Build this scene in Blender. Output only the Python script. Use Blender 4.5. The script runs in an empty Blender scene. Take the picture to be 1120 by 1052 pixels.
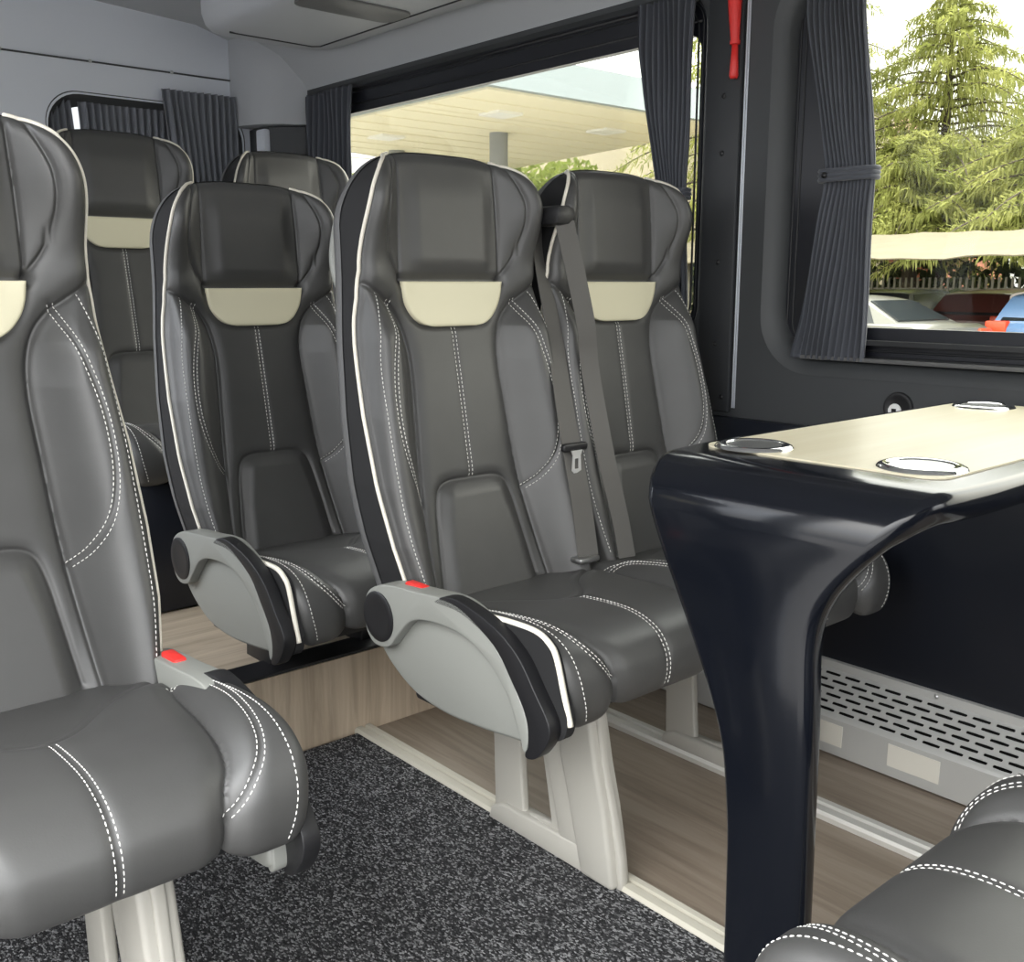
import bpy, bmesh, math, random
import numpy as np
from mathutils import Vector, Matrix, Euler
PI = math.pi
rnd = random.Random(7)
SC = bpy.context.scene
COL = SC.collection

# ------------------------------------------------------------------ helpers
def obj(name, verts, faces, mat, parent=None, smooth=True, mesh=None):
    if mesh is None:
        mesh = bpy.data.meshes.new(name)
        mesh.from_pydata([tuple(map(float, v)) for v in verts], [], [tuple(int(i) for i in f) for f in faces])
        mesh.update()
        if mat is not None: mesh.materials.append(mat)
        if smooth:
            mesh.polygons.foreach_set('use_smooth', [True] * len(mesh.polygons))
    o = bpy.data.objects.new(name, mesh)
    COL.objects.link(o)
    if parent is not None: o.parent = parent
    return o

def sharp(o, deg=35):
    me = o.data
    try: me.set_sharp_from_angle(angle=math.radians(deg))
    except Exception: pass
    return o

def bm_obj(name, bm, mat, parent=None, smooth=False, deg=None):
    bmesh.ops.recalc_face_normals(bm, faces=bm.faces[:])
    me = bpy.data.meshes.new(name)
    bm.to_mesh(me); bm.free()
    if mat is not None: me.materials.append(mat)
    if smooth: me.polygons.foreach_set('use_smooth', [True] * len(me.polygons))
    o = obj(name, None, None, None, parent, mesh=me)
    if deg: sharp(o, deg)
    return o

def thing(name, label, cat, loc=(0, 0, 0), rz=0, group=None):
    o = bpy.data.objects.new(name, None); COL.objects.link(o)
    o.empty_display_size = .05
    o.location = loc; o.rotation_euler = (0, 0, rz)
    tag(o, label, cat, group)
    return o

def tag(o, label=None, cat=None, group=None, kind=None):
    if label: o['label'] = label
    if cat: o['category'] = cat
    if group: o['group'] = group
    if kind: o['kind'] = kind
    return o

def struct(o):
    o['kind'] = 'structure'; return o

class MB:
    """collects vertices and faces into one mesh"""
    def __init__(s): s.v = []; s.f = []
    def add(s, v, f):
        n = len(s.v); s.v += [tuple(p) for p in v]; s.f += [tuple(i + n for i in q) for q in f]
    def box(s, x0, x1, y0, y1, z0, z1):
        v = [(x, y, z) for x in (x0, x1) for y in (y0, y1) for z in (z0, z1)]
        s.add(v, [(0, 1, 3, 2), (4, 6, 7, 5), (0, 4, 5, 1), (2, 3, 7, 6), (0, 2, 6, 4), (1, 5, 7, 3)])
    def tube(s, pts, r, n=8, closed=False, caps=True):
        pts = [Vector(p) for p in pts]; N = len(pts)
        rr = r if isinstance(r, (list, tuple)) else [r] * N
        t0 = (pts[1] - pts[0]).normalized()
        up = Vector((0, 0, 1)) if abs(t0.z) < .9 else Vector((1, 0, 0))
        a = t0.cross(up).normalized(); vs = []; fs = []
        for i, p in enumerate(pts):
            if closed: t = pts[(i + 1) % N] - pts[i - 1]
            else: t = pts[min(i + 1, N - 1)] - pts[max(i - 1, 0)]
            t.normalize()
            a = (a - t * a.dot(t)).normalized(); b = t.cross(a)
            for k in range(n):
                th = 2 * PI * k / n
                vs.append(p + (a * math.cos(th) + b * math.sin(th)) * rr[i])
        M = N if closed else N - 1
        for i in range(M):
            j = (i + 1) % N
            for k in range(n):
                k2 = (k + 1) % n
                fs.append((i * n + k, i * n + k2, j * n + k2, j * n + k))
        if caps and not closed:
            fs.append(tuple(range(n))[::-1]); fs.append(tuple(range((N - 1) * n, N * n)))
        s.add(vs, fs)
    def lathe(s, prof, c, axis='z', n=40):
        """prof: list of (r, h)"""
        vs = []; fs = []
        for r, h in prof:
            for k in range(n):
                th = 2 * PI * k / n; a, b = r * math.cos(th), r * math.sin(th)
                p = {'z': (a, b, h), 'x': (h, a, b), 'y': (a, h, b)}[axis]
                vs.append((c[0] + p[0], c[1] + p[1], c[2] + p[2]))
        for i in range(len(prof) - 1):
            for k in range(n):
                k2 = (k + 1) % n
                fs.append((i * n + k, i * n + k2, (i + 1) * n + k2, (i + 1) * n + k))
        if prof[0][0] > 1e-6: fs.append(tuple(range(n))[::-1])
        if prof[-1][0] > 1e-6: fs.append(tuple(range((len(prof) - 1) * n, len(prof) * n)))
        s.add(vs, fs)
    def build(s, name, mat, parent=None, smooth=False, deg=None, bevel=0, seg=2):
        if bevel:
            bm = bmesh.new()
            vv = [bm.verts.new(p) for p in s.v]
            for f in s.f: bm.faces.new([vv[i] for i in f])
            bmesh.ops.recalc_face_normals(bm, faces=bm.faces[:])
            es = [e for e in bm.edges if len(e.link_faces) == 2 and e.calc_face_angle(0) > .5]
            bmesh.ops.bevel(bm, geom=es, offset=bevel, segments=seg, profile=.5, affect='EDGES', clamp_overlap=True)
            return bm_obj(name, bm, mat, parent, True, 40)
        o = obj(name, s.v, s.f, mat, parent, smooth)
        if deg: sharp(o, deg)
        return o

def boxo(name, x0, x1, y0, y1, z0, z1, m, parent=None, bevel=0):
    mb = MB(); mb.box(x0, x1, y0, y1, z0, z1); return mb.build(name, m, parent, bevel=bevel)

def spline(pts, n=12, closed=False):
    """Catmull-Rom through pts (any dimension)"""
    P = np.array(pts, float); N = len(P); out = []
    for i in range(N if closed else N - 1):
        if closed: p0, p1, p2, p3 = P[i - 1], P[i], P[(i + 1) % N], P[(i + 2) % N]
        else:
            p1, p2 = P[i], P[i + 1]
            p0 = P[i - 1] if i > 0 else 2 * p1 - p2
            p3 = P[i + 2] if i + 2 < N else 2 * p2 - p1
        for k in range(n):
            t = k / n
            out.append(.5 * ((2 * p1) + (-p0 + p2) * t + (2 * p0 - 5 * p1 + 4 * p2 - p3) * t * t + (-p0 + 3 * p1 - 3 * p2 + p3) * t ** 3))
    if not closed: out.append(P[-1])
    return np.array(out)

def plate(poly, x0, x1, holes=(), axis='x'):
    """bmesh: a polygon in (y,z) extruded from x0 to x1, with holes"""
    bm = bmesh.new(); edges = []
    for lp in [poly] + list(holes):
        vs = [bm.verts.new((x0, p[0], p[1])) for p in lp]
        for i in range(len(vs)): edges.append(bm.edges.new((vs[i], vs[(i + 1) % len(vs)])))
    if not holes: bm.faces.new([v for v in bm.verts])
    else: bmesh.ops.triangle_fill(bm, edges=edges, use_beauty=True, use_dissolve=False)
    r = bmesh.ops.extrude_face_region(bm, geom=bm.faces[:])
    bmesh.ops.translate(bm, verts=[g for g in r['geom'] if isinstance(g, bmesh.types.BMVert)], vec=(x1 - x0, 0, 0))
    bmesh.ops.recalc_face_normals(bm, faces=bm.faces[:])
    return bm

def bevel_bm(bm, w, seg=3, ang=.6):
    es = [e for e in bm.edges if len(e.link_faces) == 2 and e.calc_face_angle(0) > ang]
    bmesh.ops.bevel(bm, geom=es, offset=w, segments=seg, profile=.5, affect='EDGES', clamp_overlap=True)
    return bm

def rrect(a0, a1, b0, b1, r, n=8):
    out = []
    for cx, cy, s in ((a1 - r, b1 - r, 0), (a0 + r, b1 - r, 1), (a0 + r, b0 + r, 2), (a1 - r, b0 + r, 3)):
        for k in range(n + 1):
            th = (s + k / n) * PI / 2
            out.append((cx + r * math.cos(th), cy + r * math.sin(th)))
    return out

def loft(loops, closed_loop=True, caps=(False, False)):
    n = len(loops[0]); v = [p for l in loops for p in l]; f = []
    for i in range(len(loops) - 1):
        for k in range(n if closed_loop else n - 1):
            k2 = (k + 1) % n
            f.append((i * n + k, i * n + k2, (i + 1) * n + k2, (i + 1) * n + k))
    if caps[0]: f.append(tuple(range(n))[::-1])
    if caps[1]: f.append(tuple(range((len(loops) - 1) * n, len(loops) * n)))
    return v, f

def sstep(a, b, x):
    t = np.clip((np.asarray(x, float) - a) / (b - a), 0, 1); return t * t * (3 - 2 * t)

# ------------------------------------------------------------------ materials
def mat(name, col, rough=.5, metal=0, spec=.5, coat=0, coat_rough=.05, bump=None, vary=None, sheen=0):
    m = bpy.data.materials.new(name); m.use_nodes = True
    nt = m.node_tree; b = nt.nodes['Principled BSDF']
    b.inputs['Base Color'].default_value = (*col, 1)
    b.inputs['Roughness'].default_value = rough
    b.inputs['Metallic'].default_value = metal
    b.inputs['Specular IOR Level'].default_value = spec
    b.inputs['Coat Weight'].default_value = coat
    b.inputs['Coat Roughness'].default_value = coat_rough
    b.inputs['Sheen Weight'].default_value = sheen
    tc = nt.nodes.new('ShaderNodeTexCoord')
    if bump:
        sc, st, dist = bump
        n = nt.nodes.new('ShaderNodeTexNoise'); n.inputs['Scale'].default_value = sc; n.inputs['Detail'].default_value = 3
        nt.links.new(tc.outputs['Object'], n.inputs['Vector'])
        bp = nt.nodes.new('ShaderNodeBump'); bp.inputs['Strength'].default_value = st; bp.inputs['Distance'].default_value = dist
        nt.links.new(n.outputs['Fac'], bp.inputs['Height']); nt.links.new(bp.outputs['Normal'], b.inputs['Normal'])
    if vary:
        sc, amt = vary
        n = nt.nodes.new('ShaderNodeTexNoise'); n.inputs['Scale'].default_value = sc; n.inputs['Detail'].default_value = 4
        nt.links.new(tc.outputs['Object'], n.inputs['Vector'])
        r = nt.nodes.new('ShaderNodeValToRGB')
        r.color_ramp.elements[0].position = .3; r.color_ramp.elements[1].position = .7
        r.color_ramp.elements[0].color = (*[c * (1 - amt) for c in col], 1)
        r.color_ramp.elements[1].color = (*[min(1, c * (1 + amt)) for c in col], 1)
        nt.links.new(n.outputs['Fac'], r.inputs['Fac']); nt.links.new(r.outputs['Color'], b.inputs['Base Color'])
    return m

M = {}
M['leather'] = mat('black_leather', (.051, .0505, .0493), .48, spec=.75, bump=(420, .10, .001), vary=(14, .06))
M['cream'] = mat('cream_leather', (.70, .66, .48), .5, bump=(420, .12, .001))
M['piping'] = mat('cream_piping', (.80, .76, .66), .5)
M['stitch'] = mat('white_thread', (.75, .74, .70), .7)
M['black_plastic'] = mat('black_plastic', (.0105, .0105, .012), .45, bump=(300, .1, .001))
M['black_trim'] = mat('black_fabric_cover', (.010, .010, .011), .8, bump=(900, .2, .001))
M['grey_plastic'] = mat('light_grey_plastic', (.25, .255, .235), .45, bump=(500, .06, .001))
M['silver_edge'] = mat('grey_shell_plastic', (.12, .12, .12), .5)
M['pedestal'] = mat('warm_grey_cast_metal', (.40, .385, .345), .38, bump=(60, .05, .002))
M['red'] = mat('red_plastic', (.72, .035, .03), .4)
M['chrome'] = mat('chrome', (.86, .86, .87), .09, metal=1)
M['tongue'] = mat('satin_steel_tongue', (.75, .75, .74), .4, metal=.5)
M['steel'] = mat('brushed_steel', (.60, .60, .60), .3, metal=1)
M['belt'] = mat('seat_belt_webbing', (.10, .096, .09), .75, bump=(700, .25, .001))
M['gloss_black'] = mat('gloss_black_lacquer', (.004, .005, .008), .15, spec=.35, coat=.15, coat_rough=.06)
M['panel_black'] = mat('black_wall_panel', (.012, .014, .020), .28, spec=.4)
M['wall_dark'] = mat('charcoal_wall_lining', (.045, .048, .051), .55, bump=(260, .08, .001))
M['wall_grey'] = mat('grey_wall_lining', (.70, .735, .80), .62, bump=(260, .06, .001))
M['pillar'] = mat('dark_pillar_trim', (.026, .028, .031), .5, bump=(260, .08, .001))
M['rubber'] = mat('black_rubber', (.012, .013, .015), .5)
M['frame'] = mat('black_window_frame', (.010, .011, .016), .35)
M['curtain'] = mat('charcoal_curtain', (.072, .078, .094), .85, sheen=.25, bump=(800, .2, .0008))
M['rear_curtain'] = mat('grey_rear_curtain', (.17, .18, .205), .85, sheen=.3, bump=(800, .2, .0008))
M['roof'] = mat('grey_headliner', (.42, .435, .45), .8, bump=(400, .06, .001))
M['duct'] = mat('grey_duct_plastic', (.42, .435, .455), .5)
M['alu'] = mat('aluminium_strip', (.66, .645, .60), .42, metal=.35)
M['beige_rail'] = mat('beige_floor_strip', (.50, .475, .40), .45)
M['heater'] = mat('grey_heater_metal', (.50, .50, .48), .4, metal=.2)
M['paper'] = mat('beige_label', (.68, .655, .58), .7)
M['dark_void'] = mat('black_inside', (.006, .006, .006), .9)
M['white_plastic'] = mat('white_plastic', (.85, .85, .84), .4)
M['concrete'] = mat('concrete', (.36, .345, .305), .9, vary=(.6, .12))
M['dimmed_ground'] = mat('dimmed_ground', (.21, .205, .20), .9, vary=(2, .2))  # dark tone stands in for shade around the van, weakens bounced light
M['fascia'] = mat('blue_grey_fascia', (.30, .35, .37), .6)
M['soffit'] = mat('cream_soffit', (.80, .75, .58), .7)
M['column'] = mat('grey_column', (.25, .26, .27), .6)
M['render'] = mat('cream_render', (.42, .37, .27), .85, vary=(1, .08))
M['brick'] = mat('red_brick', (.27, .10, .055), .9, vary=(4, .15))
M['rooftile'] = mat('roof_tile', (.26, .15, .10), .9, vary=(6, .2))
M['awning'] = mat('beige_awning_cloth', (.150, .130, .085), .9, vary=(2.5, .10))
M['trunk'] = mat('tree_bark', (.06, .045, .032), .9)
M['bloom_glass'] = mat('car_window_glass', (.02, .025, .028), .1)
M['car_silver'] = mat('silver_car_paint', (.17, .17, .15), .35, metal=.3, coat=.5)
M['car_red'] = mat('maroon_car_paint', (.10, .028, .025), .35, coat=.5)
M['car_blue'] = mat('pale_blue_car_paint', (.12, .22, .40), .35, coat=.5)
M['car_dark'] = mat('dark_car_paint', (.015, .02, .03), .3, coat=.5)
M['tail'] = mat('tail_light_red', (.75, .08, .03), .3)
M['tyre'] = mat('tyre_rubber', (.015, .015, .015), .8)
M['fence'] = mat('fence_metal', (.16, .15, .12), .7)

def leafmat(name, c1, c2, tr=.35):
    m = bpy.data.materials.new(name); m.use_nodes = True; nt = m.node_tree
    b = nt.nodes['Principled BSDF']; b.inputs['Roughness'].default_value = .7; b.inputs['Specular IOR Level'].default_value = .2
    tc = nt.nodes.new('ShaderNodeTexCoord'); n = nt.nodes.new('ShaderNodeTexNoise'); n.inputs['Scale'].default_value = 1.1; n.inputs['Detail'].default_value = 5
    nt.links.new(tc.outputs['Object'], n.inputs['Vector'])
    r = nt.nodes.new('ShaderNodeValToRGB'); r.color_ramp.elements[0].position = .35; r.color_ramp.elements[1].position = .65
    r.color_ramp.elements[0].color = (*c1, 1); r.color_ramp.elements[1].color = (*c2, 1)
    nt.links.new(n.outputs['Fac'], r.inputs['Fac']); nt.links.new(r.outputs['Color'], b.inputs['Base Color'])
    t = nt.nodes.new('ShaderNodeBsdfTranslucent'); nt.links.new(r.outputs['Color'], t.inputs['Color'])
    mx = nt.nodes.new('ShaderNodeMixShader'); mx.inputs[0].default_value = tr
    nt.links.new(b.outputs[0], mx.inputs[1]); nt.links.new(t.outputs[0], mx.inputs[2])
    nt.links.new(mx.outputs[0], nt.nodes['Material Output'].inputs['Surface'])
    return m
M['cedar'] = leafmat('cedar_needles', (.20, .225, .06), (.38, .39, .13), .55)
M['cedar_dark'] = leafmat('dark_conifer_needles', (.13, .17, .08), (.24, .28, .12), .4)
M['bush'] = leafmat('broadleaf_foliage', (.15, .19, .04), (.29, .33, .09), .5)
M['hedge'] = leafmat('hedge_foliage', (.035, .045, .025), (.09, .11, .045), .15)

def glassmat(name, tint, refl=.9):
    m = bpy.data.materials.new(name); m.use_nodes = True; nt = m.node_tree; nt.nodes.clear()
    out = nt.nodes.new('ShaderNodeOutputMaterial'); tr = nt.nodes.new('ShaderNodeBsdfTransparent'); tr.inputs[0].default_value = (*tint, 1)
    gl = nt.nodes.new('ShaderNodeBsdfGlossy'); gl.inputs['Roughness'].default_value = .02
    fr = nt.nodes.new('ShaderNodeFresnel'); fr.inputs['IOR'].default_value = 1.45
    mu = nt.nodes.new('ShaderNodeMath'); mu.operation = 'MULTIPLY'; mu.inputs[1].default_value = refl
    mx = nt.nodes.new('ShaderNodeMixShader')
    nt.links.new(fr.outputs[0], mu.inputs[0]); nt.links.new(mu.outputs[0], mx.inputs[0])
    nt.links.new(tr.outputs[0], mx.inputs[1]); nt.links.new(gl.outputs[0], mx.inputs[2]); nt.links.new(mx.outputs[0], out.inputs[0])
    return m
M['glass'] = glassmat('tinted_window_glass', (.78, .78, .74), .22)
M['glass_clear'] = glassmat('clear_window_glass', (.95, .96, .98), .5)
M['glass_dark'] = glassmat('dark_rear_glass', (.55, .56, .57))

def woodmat(name, c1, c2, c3, axis, scale=1.0, rough=.45, fine=30):
    m = bpy.data.materials.new(name); m.use_nodes = True; nt = m.node_tree; b = nt.nodes['Principled BSDF']
    b.inputs['Roughness'].default_value = rough
    tc = nt.nodes.new('ShaderNodeTexCoord'); mp = nt.nodes.new('ShaderNodeMapping')
    s = [fine, fine, fine]; s[axis] = fine * .06
    mp.inputs['Scale'].default_value = [x * scale for x in s]
    nt.links.new(tc.outputs['Object'], mp.inputs['Vector'])
    n = nt.nodes.new('ShaderNodeTexNoise'); n.inputs['Scale'].default_value = 1.0; n.inputs['Detail'].default_value = 7
    n.inputs['Roughness'].default_value = .65; n.inputs['Distortion'].default_value = .6
    nt.links.new(mp.outputs[0], n.inputs['Vector'])
    r = nt.nodes.new('ShaderNodeValToRGB'); e = r.color_ramp.elements
    e[0].position = .30; e[0].color = (*c1, 1); e[1].position = .72; e[1].color = (*c3, 1)
    k = e.new(.5); k.color = (*c2, 1)
    nt.links.new(n.outputs['Fac'], r.inputs['Fac']); nt.links.new(r.outputs['Color'], b.inputs['Base Color'])
    bp = nt.nodes.new('ShaderNodeBump'); bp.inputs['Strength'].default_value = .08; bp.inputs['Distance'].default_value = .001
    nt.links.new(n.outputs['Fac'], bp.inputs['Height']); nt.links.new(bp.outputs[0], b.inputs['Normal'])
    return m
M['wood_floor'] = woodmat('grey_oak_floor', (.15, .118, .088), (.23, .185, .142), (.30, .25, .20), 1)
M['wood_riser'] = woodmat('oak_laminate_step', (.33, .26, .185), (.48, .39, .29), (.60, .50, .38), 2)
M['wood_step'] = woodmat('oak_laminate_platform', (.33, .27, .20), (.46, .38, .29), (.57, .48, .37), 0)
M['wood_table'] = woodmat('pale_ash_veneer', (.62, .56, .40), (.70, .64, .47), (.76, .71, .55), 0, .6, .32, 20)

def carpetmat():
    m = bpy.data.materials.new('grey_loop_carpet'); m.use_nodes = True; nt = m.node_tree; b = nt.nodes['Principled BSDF']
    b.inputs['Roughness'].default_value = .95; b.inputs['Specular IOR Level'].default_value = .1
    tc = nt.nodes.new('ShaderNodeTexCoord'); mp = nt.nodes.new('ShaderNodeMapping'); mp.inputs['Scale'].default_value = (380, 230, 1)
    mp.inputs['Rotation'].default_value = (0, 0, .5)
    nt.links.new(tc.outputs['Object'], mp.inputs['Vector'])
    v = nt.nodes.new('ShaderNodeTexVoronoi'); v.inputs['Scale'].default_value = 1.0
    nt.links.new(mp.outputs[0], v.inputs['Vector'])
    sp = nt.nodes.new('ShaderNodeSeparateColor'); nt.links.new(v.outputs['Color'], sp.inputs[0])
    r = nt.nodes.new('ShaderNodeValToRGB'); e = r.color_ramp.elements
    e[0].position = .0; e[0].color = (.016, .016, .017, 1); e[1].position = 1; e[1].color = (.29, .29, .295, 1)
    k = e.new(.62); k.color = (.045, .045, .047, 1)
    nt.links.new(sp.outputs[0], r.inputs['Fac']); nt.links.new(r.outputs['Color'], b.inputs['Base Color'])
    bp = nt.nodes.new('ShaderNodeBump'); bp.inputs['Strength'].default_value = .8; bp.inputs['Distance'].default_value = .003; bp.invert = True
    nt.links.new(v.outputs['Distance'], bp.inputs['Height']); nt.links.new(bp.outputs[0], b.inputs['Normal'])
    return m
M['carpet'] = carpetmat()

# ------------------------------------------------------------------ the seat
# local frame: x across, y backwards (the seat faces -y), z up from the floor
ZC = [.36, .40, .46, .63, .80, .92, 1.0, 1.24, 1.3]; YC = [-.035, -.02, 0, .055, .086, .110, .117, .130, .133]
_zz = np.linspace(.36, 1.3, 400); _yy = np.interp(_zz, ZC, YC)
_k = np.ones(41) / 41; _yy = np.convolve(np.pad(_yy, 20, mode='edge'), _k, mode='valid')
def yc(z): return np.interp(z, _zz, _yy)
ZB, HT, WT, NE = 1.055, .181, .201, 3.5
_wz = np.array([.36, .40, .46, .55, .65, .77, .90, .97, 1.02, 1.055]); _ww = np.array([.195, .202, .212, .226, .231, .228, .216, .207, .202, .201])
def bw(z):
    z = np.asarray(z, float)
    top = WT * np.clip(1 - np.clip((z - ZB) / HT, 0, 1) ** NE, 0, 1) ** (1 / NE)
    return np.where(z > ZB, top, np.interp(z, _wz, _ww))
XI_Z = np.array([.40, .47, .60, .75, .856, .919, .956, .985, 1.0]); XI = np.array([.142, .135, .121, .112, .107, .117, .140, .170, .200])
def dist(X, Z, line):
    P = np.stack([X.ravel(), Z.ravel()], 1); L = line; D = np.full(len(P), 9.)
    lo = L.min(0) - .06; hi = L.max(0) + .06
    sel = np.where((P[:, 0] > lo[0]) & (P[:, 0] < hi[0]) & (P[:, 1] > lo[1]) & (P[:, 1] < hi[1]))[0]
    Q = P[sel]; d = np.full(len(Q), 9.)
    A = L[:-1]; B = L[1:]
    for a, b in zip(A, B):
        ab = b - a; t = np.clip(((Q - a) @ ab) / (ab @ ab + 1e-12), 0, 1)
        d = np.minimum(d, np.hypot(*(Q - a - t[:, None] * ab).T))
    D[sel] = d
    return D.reshape(X.shape)
def mirror(l): return l * np.array([-1, 1])
B_IN = spline([(.200, 1.0), (.168, .978), (.140, .956), (.117, .919), (.106, .856), (.111, .75), (.121, .606), (.134, .472), (.142, .40)], 8)
PATCH = spline([(.117, 1.006), (.113, .975), (.104, .953), (.086, .933), (.060, .923), (0, .921)], 8)
PATCH = np.vstack([PATCH, mirror(PATCH)[::-1][1:]])
P_TOP = np.array([(-.117, 1.006), (.117, 1.006)])
H_IN = spline([(.118, 1.008), (.117, 1.1), (.112, 1.234)], 8)
H_OUT = spline([(.119, 1.012), (.145, 1.05), (.160, 1.10), (.158, 1.155), (.140, 1.205), (.130, 1.228)], 8)
LUMB = spline([(.113, .44), (.101, .531), (.092, .59), (.080, .622), (.055, .635), (0, .636)], 8)
LUMB = np.vstack([LUMB, mirror(LUMB)[::-1][1:]])
DBL = spline([(.147, .972), (.172, .891), (.187, .819), (.189, .741), (.176, .677), (.150, .629), (.122, .600)], 10)
EDGE = spline([(.182, .985), (.200, .90), (.209, .803), (.212, .683), (.210, .563), (.196, .465)], 10)
CEN = np.array([(0, .919), (0, .80), (0, .640)], float)

def back_y(X, Z):
    X = np.asarray(X, float); Z = np.asarray(Z, float)
    ax = np.abs(X); w = bw(Z)
    y = yc(Z).copy()
    # wings of the head part and a slightly hollow back
    y -= .026 * sstep(.085, .19, ax) * sstep(.93, 1.02, Z) + .042 * sstep(.10, .19, ax) * sstep(1.03, 1.16, Z)
    y -= .012 * sstep(.10, .20, ax) * (1 - sstep(.93, 1.02, Z))
    low = sstep(.95, .52, Z)
    y -= .048 * low * sstep(.115, .20, ax)
    # bolsters
    xi = np.interp(Z, XI_Z, XI); xo = w - .006
    s = np.clip((ax - xi) / np.maximum(xo - xi, .004), 0, 1)
    up = np.sin(np.clip(s / .6, 0, 1) * PI / 2) ** 2
    dn = np.sqrt(np.clip(1 - np.clip((s - .72) / .28, 0, 1) ** 2, 0, 1))
    hb = .046 * sstep(1.0, .90, Z) * (1 - .70 * low)
    y -= hb * up * dn * (s > 0)
    # lumbar pad
    lw = np.interp(Z, [.40, .531, .622, .636], [.115, .101, .080, .05])
    y -= .009 * sstep(0, .03, lw - ax) * sstep(.64, .605, Z)
    # patch proud of the rest of the neck
    y -= .006 * sstep(1.006, .998, Z) * sstep(.92, .945, Z) * sstep(.0, .03, np.interp(Z, [.92, .935, .955, .975, 1.006], [.06, .088, .105, .113, .117]) - ax + .012)
    # head cushion bulge
    y -= .012 * sstep(0, .05, .118 - ax) * sstep(1.004, 1.05, Z) * sstep(1.24, 1.15, Z)
    # seams
    g = lambda d, w_, h: h * np.exp(-(d / w_) ** 2)
    for ln in (B_IN, mirror(B_IN)):
        d = dist(X, Z, ln); y += g(d, .015, .006) + g(d, .004, .006)
    for ln in (H_IN, mirror(H_IN), H_OUT, mirror(H_OUT)):
        d = dist(X, Z, ln); y += g(d, .010, .0025) + g(d, .003, .005)
    d = dist(X, Z, LUMB); y += g(d, .012, .004) + g(d, .0035, .0042)
    d = dist(X, Z, P_TOP); y += g(d, .010, .006)
    d = dist(X, Z, PATCH); y += g(d, .008, .004)
    for ln in (DBL, mirror(DBL)):
        d = dist(X, Z, ln); y += g(d, .007, .0022) + g(d, .0018, .0018)
    d = dist(X, Z, CEN); y += g(d, .007, .002) + g(d, .0018, .0016)
    for ln in (EDGE, mirror(EDGE)):
        d = dist(X, Z, ln); y += g(d, .004, .001)
    # roll-off at the outline
    dd = w - ax
    rho = ((ax / WT) ** NE + (np.clip(Z - ZB, 0, 1) / HT) ** NE) ** (1 / NE)
    dd = np.where(Z > ZB, (1 - np.clip(rho, 0, 1)) * .18, dd)
    R = .022; q = np.clip(1 - dd / R, 0, 1)
    y += R * (1 - np.sqrt(np.clip(1 - q * q, 0, 1)))
    return y

def deep(z): return .006 * float(sstep(.9, 1.05, z)) - .042 * float(sstep(1.10, 1.235, z))
def back_pt(x, z, off=0):
    e = .002
    xs = np.array([x, x + e, x - e, x, x]); zs = np.array([z, z, z, z + e, z - e])
    y = back_y(xs, zs)
    n = Vector(((y[1] - y[2]) / (2 * e), -1, (y[3] - y[4]) / (2 * e))).normalized()
    return Vector((x, y[0], z)) + n * off, n

def make_backrest_mesh(band=False):
    nu, nv1, nv2 = 231, 260, 70
    us = np.sin(np.linspace(-1, 1, nu) * PI / 2) * .35 + np.linspace(-1, 1, nu) * .65
    zs = list(np.linspace(.385, ZB, nv1, endpoint=False)); ws = list(bw(np.array(zs)))
    for th in np.linspace(0, PI / 2 * .985, nv2):
        zs.append(ZB + HT * math.sin(th) ** (2 / NE)); ws.append(WT * max(math.cos(th), 1e-4) ** (2 / NE))
    zs = np.array(zs); ws = np.array(ws); nv = len(zs)
    Z = np.repeat(zs[:, None], nu, 1); X = ws[:, None] * us[None, :]
    Y = back_y(X, Z)
    V = np.stack([X, Y, Z], 2).reshape(-1, 3).tolist(); F = []
    for j in range(nv - 1):
        for i in range(nu - 1):
            a = j * nu + i; F.append((a, a + 1, a + nu + 1, a + nu))
    if band: nf = len(F)
    bd = [j * nu for j in range(nv)] + [(nv - 1) * nu + i for i in range(1, nu)] + [j * nu + nu - 1 for j in range(nv - 2, -1, -1)]
    prev = bd
    for back, sc in ((.030, 1.0), (.060, 1.0), (.082, .99)):
        cur = []
        for k in bd:
            x, y, z = V[k]; zz = .8 + (z - .8) * (1 - (1 - sc) * .5); yb = float(yc(z)) + back - .02 + deep(z) if back > .03 else max(y + .006, float(yc(z)) - .012)
            V.append([x * sc, max(yb, y + .004), zz]); cur.append(len(V) - 1)
        for a in range(len(bd) - 1): F.append((prev[a + 1], prev[a], cur[a], cur[a + 1]))
        prev = cur
    F.append(tuple(prev))
    if band: return V[:], F[nf:]
    return V, F[:(nv - 1) * (nu - 1)]

def outline_path(side, z0, z1, back=.004, out=.002, n=70):
    """piping path along one side of the backrest"""
    zs = np.linspace(z0, z1, n)
    if z1 > ZB:
        th0 = 0; zs = list(np.linspace(z0, ZB, 40, endpoint=False))
        thm = math.asin(min(1, ((z1 - ZB) / HT)) ** (NE / 2))
        for th in np.linspace(0, thm, 40): zs.append(ZB + HT * math.sin(th) ** (2 / NE))
    pts = []
    for z in zs:
        w = float(bw(z)); y = float(back_y(np.array([w * .9995]), np.array([z]))[0]) + back
        pts.append((side * (w + out), y, z + (out if z > 1.2 else 0)))
    return pts

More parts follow.
